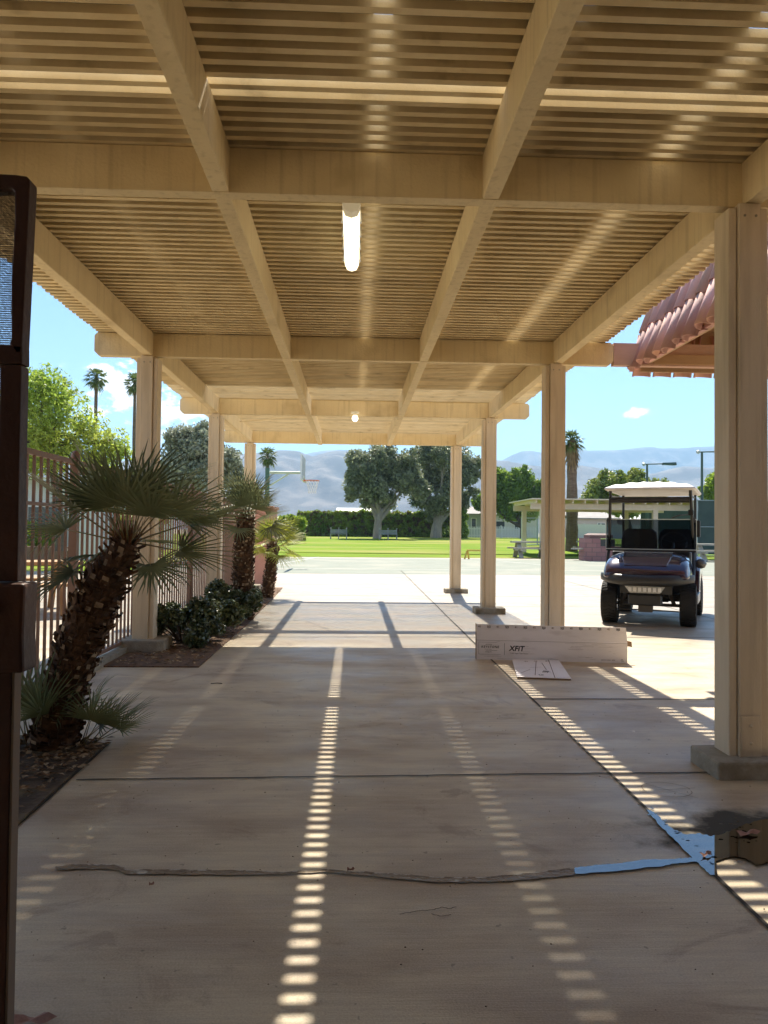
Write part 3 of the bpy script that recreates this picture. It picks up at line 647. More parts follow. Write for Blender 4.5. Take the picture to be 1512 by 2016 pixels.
def ring(b, x, z, r0, r1, y=-.001, n=16):
    v = []; f = []
    for k in range(n):
        a = 2*pi*k/n; v += [(x+r0*cos(a), y, z+r0*sin(a)), (x+r1*cos(a), y, z+r1*sin(a))]
    for k in range(n): j = (k+1) % n; f.append((2*k, 2*k+1, 2*j+1, 2*j))
    b.add(v, f)
b = MB()
b.box(.268,.271,-.001,-.0004,.05,.165)
b.box(.02,.235,-.001,-.0004,.052,.0535); b.box(.02,.0215,-.001,-.0004,.0535,.168); b.box(.02,.2,-.001,-.0004,.168,.1695)
b.box(.09,.145,-.001,-.0004,.148,.151); b.box(.09,.093,-.001,-.0004,.142,.148); b.box(.142,.145,-.001,-.0004,.142,.148)
b.box(.09,.20,-.001,-.0004,.090,.0925)
b.build('printed_rules', ink, bx)
b = MB(); ring(b, 1.385, .027, .007, .010); b.box(1.392,1.40,-.001,-.0004,.016,.019); b.build('recycling_mark', ink, bx)
for k in range(8):
    x = .1+k*.176
    text('5|2', 'lettering', .028, ink, fl, Matrix.Translation((x, .0068, Hb_+.118)) @ Matrix.Rotation(pi/2-.07, 4, 'X'), .0008)
    text('41', 'lettering', .028, inkb, fl, Matrix.Translation((x-.085, .0068, Hb_+.118)) @ Matrix.Rotation(pi/2-.07, 4, 'X'), .0004)
b = MB()
for k in range(26): 
    x = R_.uniform(.02,W-.02); z = R_.uniform(.01,.185); l_ = R_.uniform(.02,.2); b.box(x, min(W,x+l_), -.0009, -.0004, z, z+R_.uniform(.001,.002))
b.box(0,W,-.0009,-.0004,Hb_-.006,Hb_-.003)
b.build('scuff_marks', mat('scuff', (.30,.26,.24)), bx)
q = [G(1008,1301), G(1100,1303), G(1125,1340), G(1018,1336)]
cf = empty('cardboard_flap', ((q[0]+q[2])/2), 'flat white cardboard piece lying in front of the long carton', 'cardboard')
c_ = (q[0]+q[2])/2; q = [p-c_ for p in q]
MB().loft([[p+Vector((0,0,.012)) for p in q], [p+Vector((0,0,.017)) for p in q]]).build('sheet', card, cf)
MB().loft([[p*.985+Vector((0,0,.001)) for p in q], [p*.985+Vector((0,0,.011)) for p in q]]).build('under_layer', kraft, cf)
ex = (q[1]-q[0]).normalized(); ey = (q[0]-q[3]).normalized()
def onf(u, v, rot=0): 
    p = q[0].lerp(q[1], u).lerp(q[3].lerp(q[2], u), v); return Matrix.Translation((p.x, p.y, .0175)) @ Matrix.Rotation(rot, 4, 'Z')
for (u, v, s, sz) in ((.62,.75,'5|8',.075), (.5,.9,'G',.06), (.25,.15,'41',.04), (.45,.12,'41',.04), (.7,.1,'52',.04)):
    text(s, 'lettering', sz, ink if sz > .05 else inkb, cf, onf(u, v, 1.2 if sz > .05 else 0), .0008)
b = MB()
for u0, v0, u1, v1 in ((.78,0,.7,1), (.5,.1,.35,.9), (.3,.5,.55,.45), (.1,.8,.3,.6), (.6,.2,.62,.6)):
    p0 = onf(u0,v0).translation; p1 = onf(u1,v1).translation; strip(b, [(p0.x,p0.y), (p1.x,p1.y)], .006, .0179)
b.build('printed_rules', inkb, cf)
# fallen leaves
lm = mat('fallen_leaf', (.42,.22,.16), (.3,.15,.1), 40, .6)
def leaf(px, py, s, rot, label, z=.012):
    p = G(px, py, z); b = MB(); n = 14; P = []
    for k in range(n):
        a = 2*pi*k/n; rr_ = s*(1+.35*cos(2*a))*(.8 if k % 2 else 1.05); P.append((rr_*cos(a)*.9, rr_*sin(a)*.55, .006*sin(3*a)+abs(cos(a))*.004))
    b.add([(0,0,.0)]+P, [(0,1+k,1+(k+1) % n) for k in range(n)]); o = b.build('fallen_leaf', lm, loc=p); o.rotation_euler.z = rot
    return tag(o, label, 'leaf', 'dry leaves lying on the concrete')
leaf(1473,1640,.048,.2,'curled pinkish leaf floating on the dark puddle at right', .014)
leaf(1390,1682,.026,.5,'small pale leaf on the bright puddle at the joint crossing', .014)
leaf(298,1741,.008,.3,'tiny red leaf scrap lying below the wide crack')
leaf(60,2008,.05,.1,'pinkish leaf at the foot of the open gate')
leaf(690,1712,.012,.1,'tiny dark leaf scrap caught on the wide crack')
b = MB()   # twig
tw = G(415,1347); tag(MB().tube([tw+Vector((0,0,.006)), tw+Vector((.05,.008,.008)), tw+Vector((.09,0,.006))], .004, 5).build('twig', barkm), 'short dark twig on the concrete near the bed corner', 'twig')

# ------------------------------------------------------------------ tiled mansard canopy on the right
tilem = mat('roof_tile', (.64,.36,.31), (.50,.27,.24), 2.2, .75, .3, 90, c3=(.60,.34,.25), s3=1.6, stretch=(1,2.2,.8), island=.22)
tanb = mat('tan_board', (.48,.31,.17), (.42,.26,.14), 3, .7, .2, 40)
bd = empty('tiled_canopy', (3.0, 0, 0), 'building canopy with steep red clay barrel tiles and tan eave boards', 'roof')
E0 = Vector((0, 0, 3.03)); E1 = Vector((.46, 0, 4.45)); sd = (E1-E0).normalized(); nrm = Vector((-sd.z, 0, sd.x)); YN, YF = 2.4, 8.05
b = MB(); b.loft([[E0+Vector((.03,YN,.03)), E0+Vector((.06,YN,.03)), E1+Vector((.06,YN,0)), E1+Vector((.03,YN,0))], [E0+Vector((.03,YF,.03)), E0+Vector((.06,YF,.03)), E1+Vector((.06,YF,0)), E1+Vector((.03,YF,0))]])
b.build('roof_board', tanb, bd)
b = MB(); y = YN+.1; k = 0
def barrel(b, o, d, side, nr, ln, r0, r1):
    rings = []
    for t, rr_ in ((0,r0), (1,r1)):
        c = o+d*ln*t; R = []
        for j in range(9):
            a = pi*j/8; R.append(c+side*cos(a)*rr_+nr*sin(a)*rr_*.95)
        for j in range(8,-1,-1):
            a = pi*j/8; R.append(c+side*cos(a)*(rr_-.014)+nr*sin(a)*(rr_-.014)*.95)
        rings.append(R)
    b.loft(rings, True)
slen = (E1-E0).length
y = YN+.1
while y < YF+.02:
    off = R_.uniform(-.02,.02); y += R_.uniform(-.008,.008)
    for c in range(4):
        s0 = -.06+c*.40+off+R_.uniform(-.012,.012)
        barrel(b, E0+sd*s0+Vector((0,y,0))+nrm*(.018+.012*(0)), sd, Vector((0,1,0)), nrm, .44, .102, .082)
    y += .225
b.build('barrel_tiles', tilem, bd, smooth=True)
b = MB(); y = YN+.0
while y < YF:
    b.box(-.02,.03,y+.02,y+.20,3.0,3.025, Matrix.Translation((.03,0,.02))); y += .225
b.build('pan_tiles', tilem, bd)
MB().box(.062,.10,YN,YF,3.03,3.16).build('fascia', tanb, bd)
MB().box(.06,3.6,YF-.03,YF,2.98,3.42).build('fascia', tanb, bd)
MB().box(.12,3.6,YF-.24,YF-.20,3.02,3.12).build('eave_board', tanb, bd)
b = MB(); x = .1
while x < 3.6: 
    barrel(b, Vector((x,YF+.05,2.94)), Vector((0,-.30,.95)).normalized(), Vector((1,0,0)), Vector((0,.95,.3)), .44, .10, .085); x += .225
b.build('barrel_tiles', tilem, bd, smooth=True)
MB().box(.1,3.6,YN,YF-.02,3.42,3.46).build('soffit', tanb, bd)
MB().box(.52,3.6,YN,YF,4.30,4.36).build('roof_deck', tilem, bd)
wallm = mat('stucco', (.50,.40,.30), (.45,.36,.27), 6, .9, .5, 70)
MB().box(2.6,3.6,-3,4.2,0,3.42).build('wall', wallm, bd)
eb = empty('sky_blocker', (0,-.9,0), 'unseen dark wall added behind the near end of the pergola to block sky light', 'building')  # wall added out of view, kept dark to cut fill on the slats
MB().box(-10,10,-.3,0,0,3.6).build('wall', mat('sky_blocker_dark', (.10,.075,.055), (.08,.06,.045), 6, .9, .5, 70), eb)
MB().box(-10,10,-.5,.3,3.601,3.8).build('fascia', tanb, eb)
tag(MB().box(-2.2-.09,-1.86,17.3,18.6,0,1.72).box(-2.33,-1.82,17.26,18.64,1.721,1.78).build('pink_wall', mat('pink_stucco', (.55,.29,.23), (.5,.26,.2), 4, .9, .4, 60)), 'short salmon pink stucco wall past the last left post', 'wall')
#@@PART2
# ------------------------------------------------------------------ golf cart
F0 = Vector(((3.59+4.57)/2, 10.39, 0))
ct = empty('golf_cart', F0, 'dark purple golf cart with white roof and folded windscreen parked on the concrete', 'golf cart', rz=rad(-27))
def mirror_x(pts): return pts + [(-x, z) for x, z in reversed(pts)]
WR = .285
def wheel(x, y, steer=0):
    Mw = Matrix.Translation((x, y, WR)) @ Matrix.Rotation(steer, 4, 'Z') @ Matrix.Rotation(pi/2, 4, 'Y')
    t = MB(); prof = [(.15,-.095), (.19,-.108), (.245,-.108), (.268,-.10), (.277,-.085), (.279,0), (.277,.085), (.268,.10), (.245,.108), (.19,.108), (.15,.095)]
    n = 40; rings = [[Vector((r*cos(2*pi*k/n), r*sin(2*pi*k/n), z)) for k in range(n)] for r, z in prof]
    t.loft(rings, False)
    for k in range(34):
        a = 2*pi*k/34
        for s in (-1, 1):
            for (z0, z1, da) in ((.004,.045,0), (.05,.098,.06)):
                q = []
                for rr_ in (.270, .2865):
                    q.append([Vector((rr_*cos(a+da_), rr_*sin(a+da_), s*zz)) for zz, da_ in ((z0, da), (z1, da+.09), (z1, da+.185), (z0, da+.095))])
                t.loft(q)
    me = t.build('wheel', rubber, ct); me.matrix_local = Mw
    r = MB(); r.lathe([(.15,-.09), (.15,-.06), (.12,-.05), (.05,-.05), (.045,-.075), (.02,-.08), (.02,.08), (.045,.075), (.05,.05), (.12,.05), (.15,.06), (.15,.09)], (0,0,0), 24)
    for k in range(7):
        a = 2*pi*k/7
        for s in (-1,1): r.bar((.05*cos(a),.05*sin(a),s*.062), (.145*cos(a),.145*sin(a),s*.07), .025, .02)
    ro = r.build('rim', mat('wheel_rim', (.5,.5,.5), rough=.25, metal=1), me)
wheel(-.51, 0, .04); wheel(.51, 0, .04); wheel(-.52, 1.66); wheel(.52, 1.66)
# cowl
def cowl_ring(y, wb, zb, ws, zs, wt, zt, n=7):
    P = []
    pts = [(wb, zb), (wb+.004, zb+.06), (ws, zs), (ws*.55+wt*.45+.03, zs*.35+zt*.65), (wt, zt-.008), (wt*.5, zt), (0, zt+.004)]
    for x, z in pts: P.append(Vector((x, y, z)))
    for x, z in reversed(pts[:-1]): P.append(Vector((-x, y, z)))
    return P
b = MB()
b.loft([cowl_ring(-.50,.50,.63,.47,.70,.30,.735), cowl_ring(-.47,.53,.62,.51,.74,.34,.80), cowl_ring(-.36,.555,.61,.545,.79,.38,.885), cowl_ring(-.20,.57,.60,.55,.83,.38,.945), cowl_ring(0,.575,.60,.545,.86,.37,.975), cowl_ring(.22,.57,.60,.54,.88,.37,.99), cowl_ring(.34,.56,.60,.53,.88,.37,.985)])
o = b.build('cowl', purple, ct, smooth=True); sm_ = o.modifiers.new('s', 'SUBSURF'); sm_.levels = 2; sm_.render_levels = 2
b = MB()
b.loft([[Vector((x,y,z)) for x, y, z in ((-.27,-.45,.825), (.27,-.45,.825), (.27,-.45,.81), (-.27,-.45,.81))], [Vector((x,y,z)) for x, y, z in ((-.31,-.30,.925), (.31,-.30,.925), (.31,-.30,.90), (-.31,-.30,.90))], [Vector((x,y,z)) for x, y, z in ((-.32,-.05,.985), (.32,-.05,.985), (.32,-.05,.95), (-.32,-.05,.95))], [Vector((x,y,z)) for x, y, z in ((-.32,.2,1.003), (.32,.2,1.003), (.32,.2,.96), (-.32,.2,.96))]])
b.build('cowl_panel', purple, ct, smooth=False, bevel=.012)
# wrap-round bumper
b = MB(); rings = []
for k in range(25):
    t = -1+2*k/24; x = .60*math.copysign(abs(t)**.85, t); y = -.56+.34*abs(t)**3.2; h_ = .075*(1-.35*abs(t)**4); zc = .635+.0*t; zc += .03*(1-abs(t)**2)*-1+.02
    rr = []
    for j in range(14):
        a = 2*pi*j/14; rr.append(Vector((x, y+cos(a)*.06*(1 if cos(a) < 0 else .8), zc+sin(a)*h_)))
    rings.append(rr)
b.loft(rings).build('bumper', blackp, ct, smooth=True)
# fender flares behind the bumper over the front wheels
for s in ():
    b = MB(); rings = []
    for k in range(9):
        a = rad(-10+150*k/8); y = -cos(a)*.38+.02; z = .30+sin(a)*.34
        rings.append([Vector((s*.36, y, z)), Vector((s*.50, y, z)), Vector((s*.50, y, z+.02)), Vector((s*.36, y, z+.02))])
    b.loft(rings).build('fender', blackp, ct, smooth=False)
lamp = mat('lamp_lens', (.55,.55,.52), (.35,.35,.33), 60, .18, .2, 120, spec=.8)
b = MB(); b.loft([[(-.255,-.50,.545), (.255,-.50,.545), (.19,-.47,.455), (-.19,-.47,.455)], [(-.255,-.44,.545), (.255,-.44,.545), (.19,-.42,.455), (-.19,-.42,.455)]])
hb = b.build('headlight_bar', lamp, ct)
b = MB()
for k in range(-3, 4): b.box(k*.062-.022, k*.062+.022, -.507, -.49, .475, .53)
b.build('lamp_cell', mat('lamp_cell', (.75,.74,.70), rough=.15, spec=.8), hb)
MB().cbox(-.215,.215,-.49,-.36,.29,.44,.02).build('tow_plate', blackp, ct)
MB().box(-.33,.33,-.38,-.1,.44,.60).build('front_bulkhead', blackm, ct)
MB().box(-.40,.40,.28,2.15,.30,.37).build('chassis', blackm, ct)
MB().box(-.56,.56,.30,1.05,.371,.395).build('floor', blackp, ct)
b = MB()
for s in (-1, 1):
    b.tube([(s*.10,-.28,.30), (s*.40,-.02,.27)], .017, 8); b.tube([(s*.12,-.05,.42), (s*.39,0,.34)], .015, 8); b.tube([(s*.25,-.20,.55), (s*.34,-.08,.28)], .026, 8)
    b.tube([(s*.05,-.3,.22), (s*.40,-.14,.2)], .010, 6)
b.tube([(-.42,0,.27), (.42,0,.27)], .022, 8); b.box(-.10,.08,-.33,-.2,.19,.29)
b.build('front_axle', mat('axle_metal', (.10,.09,.08), rough=.5, metal=.6), ct)
MB().tube([(-.45,1.66,.28), (.45,1.66,.28)], .04, 8).box(-.14,.14,1.55,1.8,.18,.40).build('rear_axle', blackm, ct)
# dashboard, seats, steering
MB().cbox(-.53,.53,.30,.52,.80,1.0,.02).build('dashboard', blackp, ct)
MB().box(-.50,.50,.52,.56,.396,.8).build('footwell_board', blackp, ct)
for x0, x1 in ((-.54,-.01), (.01,.54)):
    b = MB(); rings = []
    for z, w_, dy in ((.80,.90,0), (.95,1,.01), (1.15,1,.05), (1.27,.93,.08), (1.32,.7,.10)):
        c = (x0+x1)/2; hw = (x1-x0)/2*w_; rings.append([Vector((c-hw,1.32+dy,z)), Vector((c-hw*.9,1.27+dy,z)), Vector((c+hw*.9,1.27+dy,z)), Vector((c+hw,1.32+dy,z)), Vector((c+hw,1.38+dy,z)), Vector((c-hw,1.38+dy,z))])
    b.loft(rings).build('seat_back', vinyl, ct, smooth=True)
MB().cbox(-.55,.55,.86,1.34,.68,.79,.03).build('seat', vinyl, ct)
MB().box(-.54,.54,.92,1.40,.40,.68).build('seat_pod', blackp, ct)
st = MB(); n = 28; Ms = Matrix.Translation((.27,.72,1.12)) @ Matrix.Rotation(rad(52), 4, 'X')
ring_ = [Ms @ Vector((.18*cos(2*pi*k/n), .18*sin(2*pi*k/n), 0)) for k in range(n+1)]; st.tube(ring_, .014, 8)
for a in (.3, 2.8, 4.7): st.bar(Ms @ Vector((0,0,-.01)), Ms @ Vector((.18*cos(a), .18*sin(a), 0)), .03, .012)
so = st.build('steering_wheel', blackp, ct, smooth=True)
MB().tube([Ms @ Vector((0,0,-.01)), (.27,.42,.86)], .02, 8).build('steering_column', blackm, so)
# rear body and side panels
b = MB()
def side_prof(s):
    for (y0,z0),(y1,z1) in (): pass
for s in (-1, 1):
    pr_ = [(1.02,.40), (1.20,.36), (1.30,.40), (1.38,.55), (1.55,.63), (1.78,.63), (1.95,.55), (2.02,.44), (2.22,.46), (2.26,.70), (2.15,.86), (1.60,.90), (1.40,.84), (1.10,.70)]
    MB().loft([[Vector((s*.50,y,z)) for y, z in pr_], [Vector((s*.605,y,z)) for y, z in pr_], [Vector((s*.615,(y-1.6)*.93+1.6,(z-.68)*.9+.68)) for y, z in pr_]]).build('rear_side_panel', purple, ct, bevel=.008)
    MB().cbox(s*.60-.02,s*.60+.02,.34,1.06,.27,.40,.008).build('rocker_panel', mat('rocker', (.25,.25,.25), rough=.35, metal=.5), ct)
MB().cbox(-.49,.49,1.42,2.2,.62,.88,.03).build('rear_body', purple, ct)
# white roof with pressed ridges
b = MB(); rings = []; nx = 24; ny = 18
def roofz(u, v):
    e = max(abs(u), abs(v)); base = 1.885+.075*(1-u*u)*(1-v**4)+.03*(1-e**10)
    return base+.012*(1 if abs((u*3.2) % 1-.5) < .2 else 0)*(1 if abs(v) < .8 and abs(u) < .85 else 0)
vv = []; X_ = lambda u: u*.605; Y_ = lambda v, u: .93+v*(.99-.05*u*u)
def ss(t): return t
V = [[Vector((X_(-1+2*i/nx)*(1-.02*(abs(-1+2*j/ny))**8), Y_(-1+2*j/ny, -1+2*i/nx), roofz(-1+2*i/nx, -1+2*j/ny))) for i in range(nx+1)] for j in range(ny+1)]
vs = [p for r_ in V for p in r_]; b.add(vs, [(j*(nx+1)+i, j*(nx+1)+i+1, (j+1)*(nx+1)+i+1, (j+1)*(nx+1)+i) for j in range(ny) for i in range(nx)])
bo = [V[0][i] for i in range(nx+1)]+[V[j][nx] for j in range(1,ny+1)]+[V[ny][i] for i in range(nx-1,-1,-1)]+[V[j][0] for j in range(ny-1,0,-1)]
low = [Vector((p.x*1.012, (p.y-.93)*1.008+.93, 1.868)) for p in bo]; inn = [Vector((p.x*.96, (p.y-.93)*.97+.93, 1.845)) for p in bo]
n = len(bo); b.add(bo+low+inn, [(k, (k+1) % n, n+(k+1) % n, n+k) for k in range(n)]+[(n+k, n+(k+1) % n, 2*n+(k+1) % n, 2*n+k) for k in range(n)]+[tuple(range(2*n,3*n))])
b.build('roof', whitep, ct)
for s in (-1, 1):
    MB().tube([(s*.575,-.02,.62), (s*.575,.12,.80), (s*.565,.26,1.05), (s*.53,.12,1.85)], .021, 10).build('front_strut', blackm, ct)
    MB().tube([(s*.53,1.52,.86), (s*.53,1.50,1.85)], .019, 10).build('rear_strut', blackm, ct)
    MB().tube([(s*.52,.14,1.78), (s*.52,1.5,1.80)], .014, 8).build('roof_rail', blackm, ct)
MB().tube([(-.52,.10,1.715), (.52,.10,1.715)], .042, 14).build('rolled_windscreen', blackp, ct)
glass = bpy.data.materials.new('tinted_glass'); glass.use_nodes = True; t = glass.node_tree; t.nodes.clear()
tb = t.nodes.new('ShaderNodeBsdfTransparent'); tb.inputs[0].default_value = (.40,.44,.48,1); gb = t.nodes.new('ShaderNodeBsdfGlossy'); gb.inputs['Roughness'].default_value = .02
lw = t.nodes.new('ShaderNodeFresnel'); lw.inputs[0].default_value = 1.25; ms = t.nodes.new('ShaderNodeMixShader'); mo = t.nodes.new('ShaderNodeOutputMaterial')
t.links.new(lw.outputs[0], ms.inputs[0]); t.links.new(tb.outputs[0], ms.inputs[1]); t.links.new(gb.outputs[0], ms.inputs[2]); t.links.new(ms.outputs[0], mo.inputs[0])
ws = MB().box(-.60,.60,.215,.221,1.03,1.44).build('windscreen', glass, ct)
edge = mat('glass_edge', (.55,.62,.60), rough=.2)
b = MB(); b.box(-.605,.605,.211,.225,1.44,1.452).box(-.605,.605,.211,.225,1.018,1.03).box(-.607,-.60,.211,.225,1.03,1.44).box(.60,.607,.211,.225,1.03,1.44); b.build('windscreen_trim', edge, ws)
b = MB(); b.cbox(-.60,.60,.19,.25,.995,1.018,.004).build('windscreen_hinge', blackp, ws)
for s in (-1, 1): MB().cbox(s*.56-.03,s*.56+.03,.195,.24,1.40,1.47,.006).build('windscreen_clip', blackp, ws)
# mirrors and arms
MB().tube([(.55,.16,1.52), (.40,.0,1.50), (.30,-.02,1.46)], .009, 6).cbox(.50,.57,.1,.18,1.50,1.58,.008).build('mirror_arm', blackm, ct)
b = MB(); b.lathe([(.002,-.07), (.05,-.055), (.075,0), (.05,.055), (.002,.07)], (.66,.22,.84), 16); b.tube([(.56,.2,.8), (.66,.22,.84)], .014, 6); b.build('side_mirror', mat('mirror_shell', (.06,.06,.065), rough=.12, spec=.8), ct, smooth=True)
MB().cbox(.55,.61,1.28,1.40,1.2,1.45,.01).build('arm_bracket', blackp, ct)
b = MB(); b.tube([(.40,1.62,.9), (.44,1.7,1.30)], .10, 14); b.tube([(-.2,1.62,.9), (-.22,1.7,1.15)], .09, 14); b.build('club_bag', mat('bag', (.30,.10,.06), (.05,.03,.03), 9, .7, stretch=(.3,.3,3)), ct, smooth=True)

# ------------------------------------------------------------------ trees of the park
def fol(name, c1, c2, tr=.45, rough=.5, sc=.8, c3=None): return mat(name, c1, c2, sc, rough, 0, transl=tr, det=3, c3=c3, s3=2.2, island=.35)
olive = fol('olive_foliage', (.15,.18,.10), (.30,.32,.20), .42, .42, 1.2)
dark = fol('dark_foliage', (.12,.20,.025), (.24,.34,.05), .42, .5, .7)
bright = fol('bright_foliage', (.17,.27,.02), (.30,.38,.04), .45, .5, .5)
mid = fol('mid_foliage', (.15,.21,.035), (.30,.34,.07), .3, .5, .9)
acacia = fol('acacia_foliage', (.24,.37,.05), (.42,.48,.09), .55, .5, .4)
hedgem = fol('hedge_foliage', (.15,.24,.03), (.32,.38,.06), .42, .5, .8, c3=(.16,.09,.045))
silver = fol('silver_foliage', (.22,.25,.17), (.38,.40,.29), .25, .5, 1)
pbark = mat('pale_bark', (.27,.24,.21), (.18,.155,.13), 2.5, .85, .6, 12, stretch=(2,2,.5))
def tree(name, Y, base, trunk_pts, blobs, n, size, fm, label, seed, tm=barkm, tr=10, group='trees of the park', depth=1.0, elong=1.8, limbs=8, shell=.9):
    """trunk_pts, blobs given as (column, row, radius) seen at distance Y, converted to metres there"""
    r = random.Random(seed); k = Y/FPX; p0 = A(*base, Y); root = empty(name, p0, label, 'tree', group); b = MB()
    bl = []
    for (x, y, rr_) in blobs:
        c = A(x, y, Y)-p0; bl.append((c.x, r.uniform(-.55,.55)*rr_*k*depth*1.2, c.z, rr_*k))
    P = [A(x, y, Y)-p0 for x, y in trunk_pts]; R0 = tr*k
    P[0].z -= .15
    b.tube([P[0], P[0].lerp(P[1], .12)]+P[1:], [R0*1.5, R0*1.05]+[R0*(1-.45*(i+1)/len(P)) for i in range(len(P)-1)], 10)
    for q in sorted(bl, key=lambda q: -q[3])[:limbs]:
        c = Vector(q[:3]); j = P[-1] if r.random() < .6 else P[max(1, len(P)-2)]; m_ = j.lerp(c, .5)+Vector((r.uniform(-.2,.2), r.uniform(-.2,.2), -.10*(c-j).length))
        b.tube([j, m_, c], [R0*.5, R0*.32, R0*.1], 6)
        for t in range(3):
            e = c+Vector((r.gauss(0,1), r.gauss(0,1), r.gauss(.3,.8))).normalized()*q[3]*.85; b.tube([m_.lerp(c,.5), c.lerp(e,.5), e], [R0*.16, R0*.09, R0*.03], 4)
    b.build('trunk', tm, root)
    sub = []
    for (x, y, z, q) in bl:       # break every mass into leaf clumps so that gaps stay open between them
        for t in range(13):
            v = Vector((r.gauss(0,1), r.gauss(0,1), r.gauss(0,.9))).normalized()*q*r.uniform(.25,1.02); sub.append((x+v.x, y+v.y, z+v.z, q*r.uniform(.16,.42)))
        sub.append((x, y, z, q*.45))
    mb = leafcloud(MB(), sub, int(n*.62), size, r, shell=shell, elong=elong); leafcloud(mb, [(x, y, z, q) for x, y, z, q in bl], int(n*.45), size, r, elong=elong, soft=.48).build('crown', fm, root); return root
YT = 70
tree('shade_tree', YT, (742,1063), [(742,1063),(744,1030),(748,1012)], [(715,925,34),(745,905,32),(700,955,26),(770,925,34),(735,965,32),(790,950,30),(765,985,22),(700,905,22),(765,893,22),(810,930,24),(692,975,14),(800,905,22),(720,990,14),(828,965,20)], 30000, .15, olive, 'grey green tree with pale forked trunk beside the right bench', 51, pbark, 9, limbs=9)
tree('shade_tree', YT+5, (858,1063), [(858,1063),(860,1035),(868,1016)], [(840,900,30),(870,895,32),(905,905,32),(925,930,24),(860,940,34),(895,950,32),(830,955,26),(875,985,28),(905,985,22),(850,1000,22),(820,985,18),(938,910,14),(930,970,14),(845,880,20)], 32000, .15, olive, 'broad grey green tree with thick pale trunk at the end of the hedge', 52, pbark, 12, limbs=9)
tree('round_tree', 80, (1012,1062), [(1030,1062),(1030,1040),(1025,1020)], [(1000,960,32),(1035,965,34),(965,985,26),(1055,985,24),(985,940,22),(1030,940,22),(1000,1000,26),(1040,1005,22),(945,990,16),(1065,960,18),(960,1005,14)], 30000, .19, dark, 'dense round green tree in front of the pale fence', 53, tr=7)
tree('round_tree', 60, (1240,1045), [(1240,1045),(1236,1025),(1225,1010)], [(1180,965,26),(1210,955,28),(1245,960,30),(1275,965,26),(1200,985,26),(1240,985,28),(1160,980,18),(1290,980,20),(1215,1003,16),(1250,1005,16),(1195,935,14),(1255,935,16),(1302,955,14)], 24000, .14, mid, 'rounded olive green tree behind the shade structure', 54, tr=6)
tree('round_tree', 58, (1420,1040), [(1420,1040),(1420,1000)], [(1405,955,24),(1430,945,28),(1400,975,20),(1440,980,30),(1390,970,14)], 12000, .13, bright, 'bright green tree behind the windscreened court fence', 55, tr=6)
tree('column_tree', 76, (903,1063), [(903,1063),(903,1040)], [(903,1030,18),(905,1008,16),(903,1050,16),(900,990,11),(912,1040,12),(890,1045,14),(880,1050,12)], 12000, .14, dark, 'dark upright shrub tree beside the grey house', 56, tr=3)
tree('acacia_tree', 24, (120,1075), [(120,1075),(115,990),(100,900),(95,850)], [(95,770,50),(60,800,50),(130,820,55),(175,850,48),(215,870,38),(90,860,55),(40,860,60),(140,885,45),(200,895,38),(110,905,36),(238,890,22),(70,750,26),(125,775,30),(30,790,44),(-20,840,60),(-60,900,60),(60,905,40),(180,905,34)], 21000, .055, acacia, 'big yellow green feathery tree rising behind the picket fence', 57, tr=9, elong=2.4, shell=.8, limbs=16)
tree('silver_tree', 30, (385,1060), [(385,1060),(385,980),(380,930)], [(360,880,42),(400,890,40),(345,915,36),(430,910,36),(380,930,44),(350,860,26),(395,855,24),(455,905,26),(420,940,36),(330,940,30),(470,935,24),(365,965,30)], 24000, .07, silver, 'silvery grey green tree seen between the left posts', 58, pbark, 8, elong=2.2, shell=.75)
tree('round_tree', 40, (230,1052), [(230,1052),(228,1010)], [(225,965,26),(250,950,24),(205,955,20),(265,975,20),(235,985,22)], 12000, .08, dark, 'dark green tree low behind the large palm fronds', 59, tr=5)
# hedge
def hedge(name, x0, x1, Y, y0, y1, z0, z1, n, size, m, label, seed):
    r = random.Random(seed); root = empty(name, (0,0,0), label, 'hedge'); b = MB(); k = Y
    b.box(x0+.3, x1-.3, y0+.3, y1-.3, z0, z1-.45); b.build('inner_box', mat('hedge_core', (.03,.035,.015), rough=1), root)  # solid dark box filling the hedge behind its leaves
    b = MB()
    for i in range(n):
        x = r.uniform(x0, x1); bumpy = .28*noise.noise(Vector((x*.5, 0, seed)))+.15*noise.noise(Vector((x*1.7, 3, seed)))
        if r.random() < .6: y = y0+r.uniform(-.12,.25)+bumpy*.7; z = z0+(z1-z0)*r.random()
        else: y = r.uniform(y0, y1); z = z1+bumpy+r.uniform(-.35,.12)
        if r.random() < .04: z = z1+bumpy+r.uniform(0,.3)
        s = size*r.uniform(.6,1.4); a = Vector((r.gauss(0,1), r.gauss(0,1), r.gauss(0,1))).normalized(); d = a.cross(Vector((r.gauss(0,1), r.gauss(0,1), r.gauss(0,1)))).normalized(); c = Vector((x, y, z))
        b.add([c-a*s*.8, c-d*s*.5, c+a*s*.8, c+d*s*.5], [(0,1,2,3)])
    b.build('foliage', m, root); return root
a0 = A(585,1063,77); a1 = A(885,1063,77)
hedge('hedge', a0.x, a1.x, 77, 77, 79.5, zl(77)-.1, A(700,1012,77).z, 42000, .17, hedgem, 'long dense clipped hedge behind the two park benches', 3)
hedge('hedge', -19, -8.2, 33, 33, 34.5, 0, 1.75, 12000, .12, fol('yellow_hedge', (.16,.21,.02), (.24,.26,.04), .4), 'low yellow green hedge beyond the picket fence', 4)
hedge('hedge', A(540,1060,60).x, A(600,1060,60).x, 60, 60, 62, .3, 2.0, 5000, .2, bright, 'bright green bush at the left end of the long hedge', 6)
